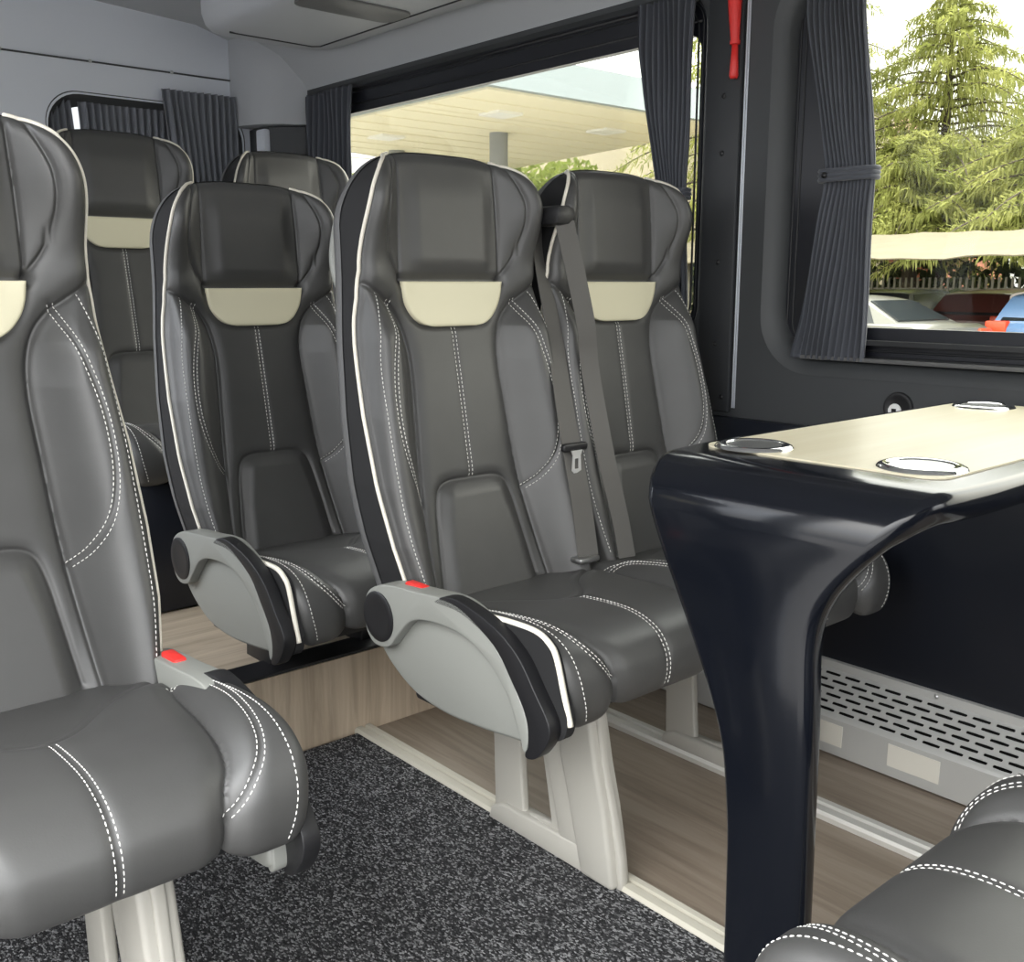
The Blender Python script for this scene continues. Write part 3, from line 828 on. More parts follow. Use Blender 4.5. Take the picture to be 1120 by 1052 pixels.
# window 1 (rear) and window 2 (near)
GL = {}
def window(n, h, r, g, rings):
    a0, a1, b0, b1 = h; w = struct(reveal(a0, a1, b0, b1, r, rings, M['wall_dark'], 'window_%d' % n, None))
    i = rings[-1][1]; dx = rings[-1][0]
    fr = bm_obj('window_frame', plate(rrect(a0 + i - .002, a1 - i + .002, b0 + i - .002, b1 - i + .002, .06, 8), XW + dx - .004, XW + dx + .018, [rrect(g[0], g[1], g[2], g[3], .035, 8)]), M['frame'], w)
    gk = MB()
    for ins in (.004, .018):
        gk.tube([(XW + dx - .004, p[0], p[1]) for p in rrect(a0 + i + ins, a1 - i - ins, b0 + i + ins, b1 - i - ins, .06, 10)], .0028, 6, True)
    gk.build('window_gasket', M['rubber'], w, True)
    gl = boxo('window_pane', XW + dx + .006, XW + dx + .010, g[0] - .004, g[1] + .004, g[2] - .004, g[3] + .004, M['glass'], w)
    gl.data.materials[0] = M['glass']
    return w
w1 = window(1, (1.578, 3.37, .865, 1.668), .085, (1.60, 3.33, .915, 1.572), ((-.001, 0), (.006, .004), (.012, .012)))
w2 = window(2, (-1.5, 1.392, .805, 1.668), .13, (-1.44, 1.238, .908, 1.60), ((-.002, -.004), (.002, .006), (.010, .018), (.024, .030), (.045, .036)))
# thin slider rail along the frames
for w, y0, y1, z in ((w2, -1.43, 1.32, .872), (w1, 1.61, 3.32, .885)):
    boxo('slider_rail', XW + .012, XW + .026 + (.03 if w is w2 else 0), y0, y1, z, z + .010, M['rubber'], w)
boxo('window_sill', XW + .002, XW + .030, -1.36, 1.29, .836, .845, M['silver_edge'], w2, .002)
m1 = MB(); m1.tube([(XW + .010, 1.60, 1.60), (XW + .010, 3.33, 1.60)], .004, 6); m1.tube([(XW + .008, 1.60, 1.648), (XW + .008, 3.33, 1.648)], .005, 6); m1.build('curtain_track', M['rubber'], w1, True)

# panels laid on the right wall
low = struct(boxo('wall_right_lower', 1.956, XW, -1.85, 1.852, .17, .690, M['panel_black'], None, .006))
pl_ = struct(boxo('trim_3', XW - .012, XW + .004, 1.470, 1.566, .70, 1.70, M['pillar'], None, .004))
sm = MB()
for y in (1.4640, 1.4585): sm.tube([(XW - .002, y, .71), (XW - .002, y, 1.69)], .0022, 6)
struct(sm.build('trim_4', M['wall_grey'], None, True))
for z in (1.42, 1.295, 1.05, .86, .735):
    s_ = MB(); s_.lathe([(0, XW - .0145), (.005, XW - .014), (.0065, XW - .0115)], (0, 1.515 if z != .735 else 1.49, z), 'x', 14); s_.build('screw', M['black_plastic'], pl_, True)
struct(boxo('trim_5', XW - .010, XW + .004, 1.60, 3.55, .70, .85, M['pillar'], None, .004))
# rear pillar linings
for k, (pl, z0, z1, m) in enumerate(((((XW + .004, 3.40), (1.90, 3.47), (1.87, 3.54), (1.87, 3.62), (XW + .004, 3.62)), .19, 1.560, 'wall_dark'), (((XW + .004, 3.378), (1.90, 3.42), (1.84, 3.48), (1.81, 3.55), (1.80, 3.62), (XW + .004, 3.62)), 1.565, 1.96, 'duct'))):
    v, f = loft([[(x, y, z) for x, y in pl] for z in (z0, z1)], True, (True, True)); struct(sharp(obj('trim_%d' % (6 + k), v, f, M[m]), 40))
struct(boxo('trim_9', 1.862, 1.90, 3.50, 3.56, 1.28, 1.555, M['wall_grey'], None, .008))

# upper cove and ceiling
cv = [(XW + .004, 1.668), (XW - .002, 1.690), (XW - .016, 1.715), (XW - .045, 1.752), (XW - .085, 1.80), (XW - .16, 1.86), (XW - .30, 1.90), (1.2, 1.93), (.6, 1.93), (.15, 1.90), (-.06, 1.80), (-.10, 1.80), (-.10, 2.0), (XW + .10, 2.0), (XW + .10, 1.668)]
v, f = loft([[(a, y, b) for a, b in cv] for y in (-1.9, 3.70)], True, (True, True))
struct(sharp(obj('ceiling', v, f, M['roof']), 30))

# overhead duct with a vent
t = thing('overhead_duct', 'grey overhead air duct along the ceiling above the windows', 'air duct', (0, 0, 0))
pr = [(1.44, 1.93), (1.44, 1.80), (1.452, 1.765), (1.475, 1.748), (1.52, 1.742), (1.80, 1.742), (1.86, 1.748), (1.92, 1.768), (1.945, 1.80), (1.90, 1.93)]
loops = []
for yy, sc in ((-1.6, 1), (3.02, 1), (3.06, .985), (3.085, .95), (3.092, .90)):
    loops.append([(1.69 + (a - 1.69) * sc, yy, 1.86 + (b - 1.86) * sc) for a, b in pr])
v, f = loft(loops, True, (True, True)); sharp(obj('housing', v, f, M['duct'], t), 35)
mb = MB(); mb.tube([(1.50, 3.0, 1.7415), (1.78, 3.0, 1.7415), (1.80, 2.98, 1.7415), (1.80, -1.5, 1.7415)], .003, 6); mb.build('seam_bead', M['rubber'], t, True)
for yv in (2.52, 1.6):
    g = bm_obj('air_vent', bevel_bm(plate(rrect(-.16, .16, -.07, .07, .04, 6), 0, .008), .003, 2), M['silver_edge'], t, True, 40)
    g.rotation_euler = (0, PI / 2, PI / 2); g.location = (1.63, yv, 1.7435)
    mv = MB()
    for k in range(6): mv.box(-.010, -.001, -.13, .13, -.055 + k * .02, -.047 + k * .02)
    mv.build('louvre', M['black_plastic'], g)
    rim = MB(); rim.tube([(-.001, a, b) for a, b in rrect(-.155, .155, -.065, .065, .038, 8)], .004, 6, True); rim.build('vent_rim', M['steel'], g, True)

# rear wall with the tailgate window
def rear_panel():
    outer = [(-.1, .15), (XW + .08, .15), (XW + .08, 2.0), (-.1, 2.0)]; hole = rrect(1.15, 1.84, 1.08, 1.62, .11, 8)
    bm = plate(outer, 0, .06, [hole]); kill = []
    for f in bm.faces:
        c = f.calc_center_median()
        pass
    bmesh.ops.transform(bm, matrix=Matrix(((0, 1, 0, 0), (1, 0, 0, 0), (0, 0, 1, 0), (0, 0, 0, 1))), verts=bm.verts[:])
    return bm
YR = 3.62
rb = struct(bm_obj('wall_rear', rear_panel(), M['wall_grey'])); rb.location.y = YR
rw = [[(p[0], YR + d, p[1]) for p in rrect(1.15 + i, 1.84 - i, 1.08 + i, 1.62 - i, .11, 10)] for d, i in ((-.002, -.008), (.004, .0), (.03, .012), (.07, .03))]
v, f = loft(rw); w3 = struct(sharp(obj('window_3', v, f, M['wall_dark']), 40))
gl = boxo('window_pane', 1.17, 1.82, YR + .066, YR + .070, 1.10, 1.60, M['glass_dark'], w3)
sb = struct(boxo('trim_8', .2, 1.80, YR - .005, YR + .002, 1.724, 1.729, M['wall_dark']))
for x in (1.02, 1.30, 1.58):
    s_ = MB(); s_.lathe([(0, -.006), (.005, -.005), (.006, 0)], (x, YR - .004, 1.727), 'y', 12); s_.build('screw', M['steel'], sb, True)
wl = plate([(1.25, -.1), (3.68, -.1), (3.68, 2.0), (1.25, 2.0)], -.16, -.10, [rrect(1.40, 3.50, .78, 1.66, .09, 6)])  # unseen left wall, its window opening added to brighten the rear seats
struct(bm_obj('wall_left', wl, M['wall_grey']))
w4 = struct(bm_obj('window_4', plate(rrect(1.39, 3.51, .77, 1.67, .09, 6), -.15, -.11, [rrect(1.42, 3.48, .80, 1.64, .07, 6)]), M['frame']))  # added window, out of view, letting daylight onto the rear rows
boxo('window_pane', -.135, -.131, 1.41, 3.49, .79, 1.65, M['glass_clear'], w4)
struct(boxo('wall_left_header', -.16, -.10, -.75, 1.25, 1.80, 2.0, M['wall_grey']))
struct(boxo('wall_left_front', -.16, -.10, -1.9, -.75, -.1, .95, M['wall_dark']))
struct(boxo('wall_front_lower', -.16, XW + .08, -1.96, -1.9, -.1, .80, M['wall_dark']))

# ------------------------------------------------------------------ curtains
def curtain(name, label, prof, x0, folds, amp, tie_z, vert=(0, 1), along='y', th=.003, rail_=None):
    """prof: (z, left, right); pleats run the whole length"""
    t = thing(name, label, 'curtain', (0, 0, 0), 0, 'van window curtains')
    zs = [p[0] for p in prof]; V = []; F = []; NU, NV = folds * 10 + 1, 90
    zz = np.linspace(min(zs), max(zs), NV); o = np.argsort(zs)
    L = np.interp(zz, np.array(zs)[o], np.array([p[1] for p in prof])[o]); R_ = np.interp(zz, np.array(zs)[o], np.array([p[2] for p in prof])[o])
    ker = np.ones(9) / 9
    L = np.convolve(np.pad(L, 4, mode='edge'), ker, 'valid'); R_ = np.convolve(np.pad(R_, 4, mode='edge'), ker, 'valid')
    r2 = random.Random(len(name) + folds); ph = [r2.uniform(-.5, .5) for _ in range(folds + 2)]
    for j, z in enumerate(zz):
        for i in range(NU):
            u = i / (NU - 1); k = int(u * folds); a = 2 * PI * u * folds + ph[k] * math.sin(PI * (u * folds - k)) ** 2
            near = math.exp(-((z - tie_z) / .05) ** 2) if tie_z else 0
            d = amp * (1 - .45 * near) * math.sin(a) * (1 + .25 * math.sin(9 * u + 5 * z)) + .004 * math.sin(3 * z * 5 + u * 7)
            w = L[j] + (R_[j] - L[j]) * (u + .012 * math.sin(a * 1.0 + z * 6))
            V.append((x0 + d, w, z) if along == 'y' else (w, x0 + d, z))
    for j in range(NV - 1):
        for i in range(NU - 1):
            a = j * NU + i; F.append((a, a + 1, a + NU + 1, a + NU))
    n0 = len(V); V += [(x + (th if along == 'y' else 0), y + (0 if along == 'y' else th), z) for x, y, z in V]
    F += [tuple(i + n0 for i in f[::-1]) for f in F]
    bd = list(range(NU)) + [j * NU + NU - 1 for j in range(1, NV)] + [(NV - 1) * NU + i for i in range(NU - 2, -1, -1)] + [j * NU for j in range(NV - 2, 0, -1)]
    F += [(bd[i], bd[(i + 1) % len(bd)], n0 + bd[(i + 1) % len(bd)], n0 + bd[i]) for i in range(len(bd))]
    obj('cloth', V, F, M['curtain' if along == 'y' else 'rear_curtain'], t)
    if tie_z:
        l = np.interp(tie_z, zz, L); r = np.interp(tie_z, zz, R_); tb = MB()
        for dz in (-.009, 0, .009):
            lp = [(x0 + (amp + .008) * math.copysign(abs(math.cos(q)) ** .5, math.cos(q)), (l + r) / 2 + ((r - l) / 2 + .006 * np.sign(r - l)) * math.copysign(abs(math.sin(q)) ** .5, math.sin(q)), tie_z + dz) for q in np.linspace(0, 2 * PI, 32, endpoint=False)]
            if along != 'y': lp = [(b, a, c) for a, b, c in lp]
            tb.tube(lp, .0055, 6, True)
        tb.build('tieback', M['curtain'], t, True)
        bt = MB(); bt.lathe([(0, x0 - amp - .018), (.006, x0 - amp - .016), (.007, x0 - amp - .010)], (0, l - (l - r) * .12, tie_z), 'x', 12) if along == 'y' else None
        if along == 'y': bt.build('tie_button', M['black_plastic'], t, True)
    return t
curtain('window_curtain', 'dark pleated curtain tied back beside the right window with trees outside', [(1.655, 1.318, 1.185), (1.56, 1.318, 1.180), (1.40, 1.285, 1.160), (1.225, 1.250, 1.137), (1.05, 1.275, 1.133), (.90, 1.300, 1.133), (.838, 1.318, 1.133)], XW + .004, 12, .010, 1.225)
curtain('window_curtain', 'dark pleated curtain hanging before the pillar, behind the second headrest', [(1.655, 1.765, 1.592), (1.55, 1.760, 1.594), (1.40, 1.735, 1.600), (1.235, 1.695, 1.606), (1.10, 1.700, 1.596), (.90, 1.735, 1.590), (.875, 1.735, 1.590)], XW - .030, 10, .010, 1.21)
curtain('window_curtain', 'narrow dark curtain at the far end of the long side window', [(1.655, 3.35, 3.05), (1.3, 3.34, 3.08), (.875, 3.34, 3.06)], XW - .024, 9, .012, None)
curtain('rear_curtain', 'grey rear curtain hanging at the right of the tailgate window', [(1.665, 1.53, 1.80), (1.3, 1.56, 1.80), (1.0, 1.56, 1.80)], YR - .035, 11, .012, None, along='x')
curtain('rear_curtain', 'grey drawn rear curtain across the middle of the tailgate window', [(1.60, 1.262, 1.60), (1.3, 1.275, 1.60), (1.0, 1.285, 1.60)], YR + .030, 14, .010, None, along='x')
curtain('rear_curtain', 'grey drawn rear curtain at the left behind the rear headrest', [(1.60, 1.155, 1.236), (1.3, 1.16, 1.255), (1.0, 1.16, 1.27)], YR + .030, 4, .010, None, along='x')

# ------------------------------------------------------------------ small things on the wall
t = thing('emergency_hammer', 'red emergency hammer hanging high on the dark pillar', 'hammer', (XW - .016, 1.482, 1.458))
mb = MB(); c = [(0, 0, 0), (0, 0, .02), (0, 0, .045), (0, 0, .07)]
mb.tube([(-.006, 0, -.006), (-.006, 0, 0), (-.006, 0, .035), (-.006, 0, .072)], [.008, .0105, .0085, .007], 12); mb.build('handle', M['red'], t, True)
mb = MB(); mb.tube([(-.006, 0, .066), (-.006, 0, .074)], .0115, 12); mb.tube([(-.006, 0, .072), (-.006, .003, .12), (-.006, .005, .165), (-.006, .005, .21)], [.0095, .013, .016, .012], 12)
mb.tube([(-.006, -.03, .20), (-.006, .04, .20)], .010, 10); mb.build('hammer_head', M['red'], t, True, 40)
t = thing('usb_socket', 'small round socket with white insert on the wall behind the table', 'socket', (XW, 1.046, .748))
mb = MB(); mb.lathe([(.0, -.004), (.020, -.004), (.026, -.007), (.031, -.006), (.033, 0)], (0, 0, 0), 'x', 32); mb.build('bezel', M['black_plastic'], t, True, 40)
mb = MB(); mb.lathe([(0, -.0075), (.013, -.0075), (.0145, -.004)], (0, .006, -.006), 'x', 24); ins = mb.build('insert', M['white_plastic'], t, True, 40)
boxo('port', -.0085, -.007, .001, .011, -.009, -.002, M['dark_void'], ins)

# ------------------------------------------------------------------ the table
t = thing('van_table', 'gloss black table with a pale wood inlay, single curved end leg', 'table', (0, 0, 0))
ZT = .775; TX = 1.005; TH = .038
# centre path of the slab in (x,z): up the leg, round the corner, along the top to the wall
path = [(TX + .022, .004), (TX + .022, .10), (TX + .022, .2), (TX + .022, .3), (TX + .022, .36), (TX + .0222, .42), (TX + .0222, .48), (TX + .0222, .53), (TX + .0222, .58), (TX + .0222, .62), (TX + .0222, .655)]
for k in range(1, 9):
    th = k / 8 * PI / 2; path.append((TX + .0222 + .056 * (1 - math.cos(th)), ZT - .075 + .056 * math.sin(th)))
for x in (1.15, 1.25, 1.4, 1.6, 1.8, 1.955): path.append((x, ZT - .019))
fy = lambda z: float(np.interp(z, [0, .12, .30, .416, .48, .539, .60, .652, .70, .755], [.728, .730, .733, .746, .770, .799, .830, .858, .880, .902]))
ny = lambda z: float(np.interp(z, [0, .23, .50, .56, .587, .62, .646, .67, .70, .725, .756], [.610, .612, .617, .621, .622, .617, .603, .584, .556, .530, .500]))
pp = spline(path, 10); cs = np.concatenate([[0], np.cumsum(np.linalg.norm(np.diff(pp, axis=0), axis=1))])
q = np.linspace(0, cs[-1], 150); pp = np.stack([np.interp(q, cs, pp[:, 0]), np.interp(q, cs, pp[:, 1])], 1)
far = []; near = []
for x, z in pp:
    e = max(0, (x - TX - .0222) / .15); e = min(1, e)
    far.append(fy(z) + .022 * e); near.append(ny(z) - .012 * e)
kk = np.hanning(13); kk /= kk.sum()
far = np.convolve(np.pad(far, 6, mode='edge'), kk, 'valid'); near = np.convolve(np.pad(near, 6, mode='edge'), kk, 'valid'); loops = []
for i, (x, z) in enumerate(pp):
    tx, tz = (pp[min(i + 1, len(pp) - 1)] - pp[max(i - 1, 0)]); l = math.hypot(tx, tz); nx_, nz_ = tz / l, -tx / l
    y1, y0 = far[i], near[i]
    sec = rrect(y0, y1, -TH / 2, TH / 2, .016, 5)
    loops.append([(x + nx_ * b, a, z + nz_ * b) for a, b in sec])
v, f = loft(loops, True, (True, True)); sharp(obj('table_body', v, f, M['gloss_black'], t), 50)
inl = [(p[0], p[1]) for p in rrect(1.135, 1.945, .540, .893, .03, 6)]
bm = plate(inl, 0, .0022); bmesh.ops.transform(bm, matrix=Matrix(((0, 1, 0, 0), (0, 0, 1, 0), (1, 0, 0, ZT), (0, 0, 0, 1))), verts=bm.verts[:])
q = bm_obj('wood_inlay', bm, M['wood_table'], t); tag(q, 'pale wood table surface')
for cx, cy in ((1.175, .830), (1.195, .595), (1.885, .830), (1.885, .595)):
    mb = MB(); mb.lathe([(.036, ZT + .0015), (.0385, ZT + .0065), (.046, ZT + .0075), (.052, ZT + .0055), (.0545, ZT + .002)], (cx, cy, 0), 'z', 48)
    h = mb.build('cup_holder', M['chrome'], t, True, 60)
    mb = MB(); mb.lathe([(.0375, ZT + .0055), (.036, ZT + .0030), (.030, ZT + .0028), (.0, ZT + .0028)], (cx, cy, 0), 'z', 48); mb.build('cup_well', M['steel'], h, True, 40)
    mb = MB()
    for k in range(6):
        a = k * PI / 3; mb.lathe([(.0, ZT + .0045), (.005, ZT + .004), (.0065, ZT + .0028)], (cx + .024 * math.cos(a), cy + .024 * math.sin(a), 0), 'z', 12)
    mb.build('cup_rests', M['black_plastic'], h, True)

# ------------------------------------------------------------------ outside
GZ = -.60
struct(boxo('ground', 8.0, 70, -40, 70, GZ - .2, GZ, M['concrete']))
struct(boxo('ground_near', -40, 8.0, -40, 70, GZ - .2, GZ, M['dimmed_ground']))  # unseen ground beside the van, darkened so less light bounces up inside
def slab(pts, z0, z1):
    n = len(pts); v = [(x, y, z) for z in (z0, z1) for x, y in pts]
    return v, [tuple(range(n))[::-1], tuple(range(n, 2 * n))] + [(i, (i + 1) % n, n + (i + 1) % n, n + i) for i in range(n)]
t = thing('station_canopy', 'large flat canopy on grey columns across the forecourt outside', 'canopy', (0, 0, GZ))
cp = [(11.3, 13.55), (18.2, 13.55), (20.2, 24.6), (11.3, 21.5)]
v, f = slab(cp, 4.83, 5.40); obj('fascia', v, f, M['fascia'], t, False)
ci = [(11.45, 13.7), (18.05, 13.7), (20.0, 24.3), (11.45, 21.3)]
mb = MB()
v, f = slab(ci, 4.79, 4.832); mb.add(v, f); mb.build('soffit', M['soffit'], t)
mb = MB()
for k in range(1, 12):
    y = 13.7 + k * .85; mb.box(11.5, 18.0 + (y - 13.7) * .18, y, y + .05, 4.775, 4.79)
mb.build('soffit_battens', M['soffit'], t)
for x, y in ((14.85, 17.4), (14.9, 21.3)): 
    m2 = MB(); m2.lathe([(.20, 0), (.20, 4.8)], (x, y, 0), 'z', 24); m2.build('column', M['column'], t, True, 40)
for x, y in ((13.2, 15.4), (16.3, 15.6), (13.3, 19.4)): boxo('canopy_light', x - .3, x + .3, y - .3, y + .3, 4.74, 4.79, M['white_plastic'], t)

def leaves(mb, c, n, R, size, r, flat=.8):
    for _ in range(n):
        while True:
            p = Vector((r.uniform(-1, 1), r.uniform(-1, 1), r.uniform(-1, 1)))
            if .25 < p.length < 1: break
        p = Vector((c[0] + p.x * R, c[1] + p.y * R, c[2] + p.z * R * flat))
        a = Vector((r.uniform(-1, 1), r.uniform(-1, 1), r.uniform(-1, 1))).normalized(); b = a.cross(Vector((r.uniform(-1, 1), r.uniform(-1, 1), r.uniform(-1, 1)))).normalized()
        s = size * r.uniform(.6, 1.4)
        mb.add([p - a * s, p + b * s * .55, p + a * s, p - b * s * .55], [(0, 1, 2, 3)])
def round_tree(name, label, loc, h, R, m, seed, nb=14, dens=260, leaf=.14, trunk_h=None, group='trees outside'):
    r = random.Random(seed); t = thing(name, label, 'tree', loc, 0, group)
    th = trunk_h if trunk_h is not None else h * .45
    mb = MB(); mb.tube([(0, 0, 0), (.05, .02, th * .5), (0, .05, th), (.1, 0, h * .8)], [.16, .13, .11, .04], 8)
    for k in range(5): 
        a = r.uniform(0, 2 * PI); mb.tube([(0, .03, th * .8), (math.cos(a) * R * .35, math.sin(a) * R * .35, h * .65), (math.cos(a) * R * .6, math.sin(a) * R * .6, h * .8)], [.07, .045, .02], 6)
    mb.build('trunk', M['trunk'], t, True)
    mb = MB()
    for k in range(nb):
        a = r.uniform(0, 2 * PI); q = r.uniform(0, 1); zz = th + (h - th) * r.uniform(.1, .95); rr = R * math.sqrt(q) * (1 - .5 * max(0, (zz - th) / (h - th) - .4))
        leaves(mb, (math.cos(a) * rr, math.sin(a) * rr, zz), dens, R * .42, leaf, r)
    mb.build('crown', m, t)
    return t
def cedar(label, loc, h, R, m, seed, z0=.8, nbr=70, droop=1.0, rz=0, group='cedars behind the car park', spray=26):
    r = random.Random(seed); t = thing('cedar_tree', label, 'tree', loc, rz, group)
    mb = MB(); mb.tube([(0, 0, 0), (.06, 0, h * .4), (0, .05, h * .8), (.0, .0, h * .97)], [.26, .18, .07, .02], 8)
    lv = MB()
    for k in range(nbr):
        f = k / (nbr - 1); z = z0 + (h - z0) * f ** .95
        L = R * (1 - f) ** .75 * r.uniform(.75, 1.12) + .45
        a = k * 2.399 + r.uniform(-.4, .4); dx, dy = math.cos(a), math.sin(a)
        pts = [Vector((dx * L * s, dy * L * s, z + L * (.22 * s - .42 * droop * s * s))) for s in (0, .25, .5, .75, 1)]
        pc = spline([tuple(p) for p in pts], 4)
        mb.tube([tuple(p) for p in pc], [.035 * (1 - .8 * i / len(pc)) * (.4 + L / R) for i in range(len(pc))], 5)
        n = int(spray * 3.0 * (.4 + L / R))
        for _ in range(n):
            s = r.uniform(.10, 1.0); i = s * (len(pc) - 1); p = Vector(pc[int(i)]) + (Vector(pc[min(int(i) + 1, len(pc) - 1)]) - Vector(pc[int(i)])) * (i - int(i))
            side = r.uniform(-1, 1) * (.42 * (1 - .6 * s)) * L * .55; p = p + Vector((-dy, dx, 0)) * side - Vector((0, 0, abs(side) * .25))
            hl = r.uniform(.14, .42) * (1.15 - .45 * s); wd = r.uniform(.012, .028)
            th_ = r.uniform(0, 2 * PI); w = Vector((math.cos(th_), math.sin(th_), r.uniform(-.2, .2)))
            sw = Vector((dx, dy, 0)) * r.uniform(-.05, .22)
            q1 = p + Vector((0, 0, -hl * .5)) + sw * .5; q2 = p + Vector((0, 0, -hl)) + sw
            lv.add([p - w * wd * .5, p + w * wd * .5, q1 + w * wd, q2, q1 - w * wd], [(0, 1, 2, 3, 4)])
            # short needle tufts on top of the branch
            u = Vector((r.uniform(-1, 1), r.uniform(-1, 1), r.uniform(0, .5))) * .16
            lv.add([p, p + u + w * .03, p + u * 1.5, p + u - w * .03], [(0, 1, 2, 3)])
    mb.build('trunk', M['trunk'], t, True); lv.build('foliage', m, t)
    return t
cedar('tall cedar with a pointed top in the middle of the right window', (26.8, 13.4, GZ), 8.9, 4.6, M['cedar'], 3, spray=46, nbr=84, z0=2.6)
cedar('cedar whose long bough reaches in from behind the curtain', (24.6, 17.2, GZ), 11.5, 5.4, M['cedar'], 5, spray=46, nbr=90, z0=2.8)
cedar('lower spreading cedar at the right edge of the window', (25.2, 9.2, GZ), 6.0, 4.6, M['cedar'], 9, droop=1.0, spray=60, nbr=64, z0=2.7)
cedar('bright drooping cedar close behind the awning', (24.6, 13.0, GZ), 5.2, 4.0, M['cedar'], 21, droop=1.0, spray=70, nbr=56, z0=2.6)
round_tree('dark_conifer', 'dark dense evergreen far behind at the right edge', (33.0, 10.5, GZ), 7.6, 3.4, M['cedar_dark'], 11, 26, 380, .16)
round_tree('dark_conifer', 'dark dense evergreen between the cedars and the brick gable', (31.5, 15.6, GZ), 5.6, 2.6, M['cedar_dark'], 12, 26, 380, .16)
round_tree('leafy_tree', 'bright green leafy tree beneath the canopy between two headrests', (21.5, 23.6, GZ), 4.7, 2.6, M['bush'], 13, 20, 380, .12)
round_tree('leafy_tree', 'small leafy tree beyond the canopy beside the left curtain', (18.5, 30.0, GZ), 4.4, 2.4, M['bush'], 14, 16, 320, .12)

# buildings
t = thing('brick_house', 'red brick gabled house behind the cedars', 'building', (34.5, 22.3, GZ), .15)
mb = MB(); v = [(0, -4.6, 0), (0, 4.6, 0), (0, 4.6, 5.6), (0, 0, 8.4), (0, -4.6, 5.6)]
mb.add(v + [(9, y, z) for _, y, z in v], [(0, 1, 2, 3, 4), (9, 8, 7, 6, 5), (0, 5, 6, 1), (1, 6, 7, 2), (0, 4, 9, 5)]); mb.build('walls', M['brick'], t)
mb = MB()
for sg in (1, -1):
    a = [(-.5, sg * 5.2, 5.35), (9.5, sg * 5.2, 5.35), (9.5, 0, 8.5), (-.5, 0, 8.5)]; b = [(x, y, z + .25) for x, y, z in a]
    mb.add(a + b, [(0, 1, 2, 3), (4, 7, 6, 5), (0, 4, 5, 1), (1, 5, 6, 2), (2, 6, 7, 3), (3, 7, 4, 0)])
mb.build('roof', M['rooftile'], t)
mb = MB()
for sg in (1, -1): mb.add([(-.55, sg * 5.2, 5.30), (-.55, 0, 8.45), (-.55, 0, 8.05), (-.55, sg * 4.7, 5.15), (-.40, sg * 5.2, 5.30), (-.40, 0, 8.45), (-.40, 0, 8.05), (-.40, sg * 4.7, 5.15)], [(0, 1, 2, 3), (7, 6, 5, 4), (0, 4, 5, 1), (3, 2, 6, 7)])
mb.build('bargeboard', M['render'], t)
t = thing('cream_building', 'long cream rendered building beyond the canopy', 'building', (25.5, 18.6, GZ), 0)
boxo('walls', 0, 8, 0, 10, 0, 7.2, M['render'], t); boxo('parapet', -.15, 8.15, -.15, 10.15, 7.2, 7.4, M['fascia'], t)
for k in range(4): 
    wv = boxo('window', -.04, .02, 1.0 + k * 2.1, 2.2 + k * 2.1, 1.4, 2.8, M['column'], t); boxo('pane', -.05, -.03, 1.08 + k * 2.1, 2.12 + k * 2.1, 1.48, 2.72, M['bloom_glass'], wv)

# shade roof over the parked cars
t = thing('parking_awning', 'beige cloth awning stretched over the parked cars', 'awning', (0, 0, GZ))
V = []; F = []; NX, NY = 12, 60
for i in range(NX + 1):
    for j in range(NY + 1):
        x = 16.2 + i / NX * 4.6; y = -6 + j / NY * 22
        sag = .05 * math.sin(j / NY * 22 / 2.6 * PI) ** 2 * (1 if i == 0 else .3)
        V.append((x, y + (x - 16) * .2, 2.03 + (x - 16.2) * .13 - sag + .015 * math.sin(j * 2.1 + i)))
for i in range(NX):
    for j in range(NY):
        a = i * (NY + 1) + j; F.append((a, a + 1, a + NY + 2, a + NY + 1))
bm = bmesh.new(); vs = [bm.verts.new(p) for p in V]
for f in F: bm.faces.new([vs[i] for i in f])
bmesh.ops.recalc_face_normals(bm, faces=bm.faces[:]); bmesh.ops.solidify(bm, geom=bm.faces[:], thickness=.02); bm_obj('cloth', bm, M['awning'], t, True, 50)
for y in (-3.4, 1.8, 13.5):
    for x in (16.6, 20.4):
        m2 = MB(); m2.tube([(x, y, 0), (x, y, 1.98 + (x - 16.2) * .13)], .05, 10); m2.build('post', M['fence'], t, True)
t = thing('pale_fence', 'metal paling fence in the shade behind the parked cars', 'fence', (0, 0, GZ))
mb = MB()
for k in range(150): 
    y = -4 + k * .15; mb.box(23.9, 23.93, y, y + .05, .05, 1.75)
mb.build('pales', M['fence'], t)
mb = MB(); mb.box(23.93, 23.97, -4, 18.5, .3, .36); mb.box(23.93, 23.97, -4, 18.5, 1.45, 1.51); mb.build('rails', M['fence'], t)
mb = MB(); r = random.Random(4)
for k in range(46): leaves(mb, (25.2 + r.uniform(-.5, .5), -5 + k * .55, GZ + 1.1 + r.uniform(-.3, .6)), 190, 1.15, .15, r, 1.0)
tag(mb.build('hedge', M['hedge']), 'dark hedge growing in shade behind the paling fence', 'hedge', kind='stuff')

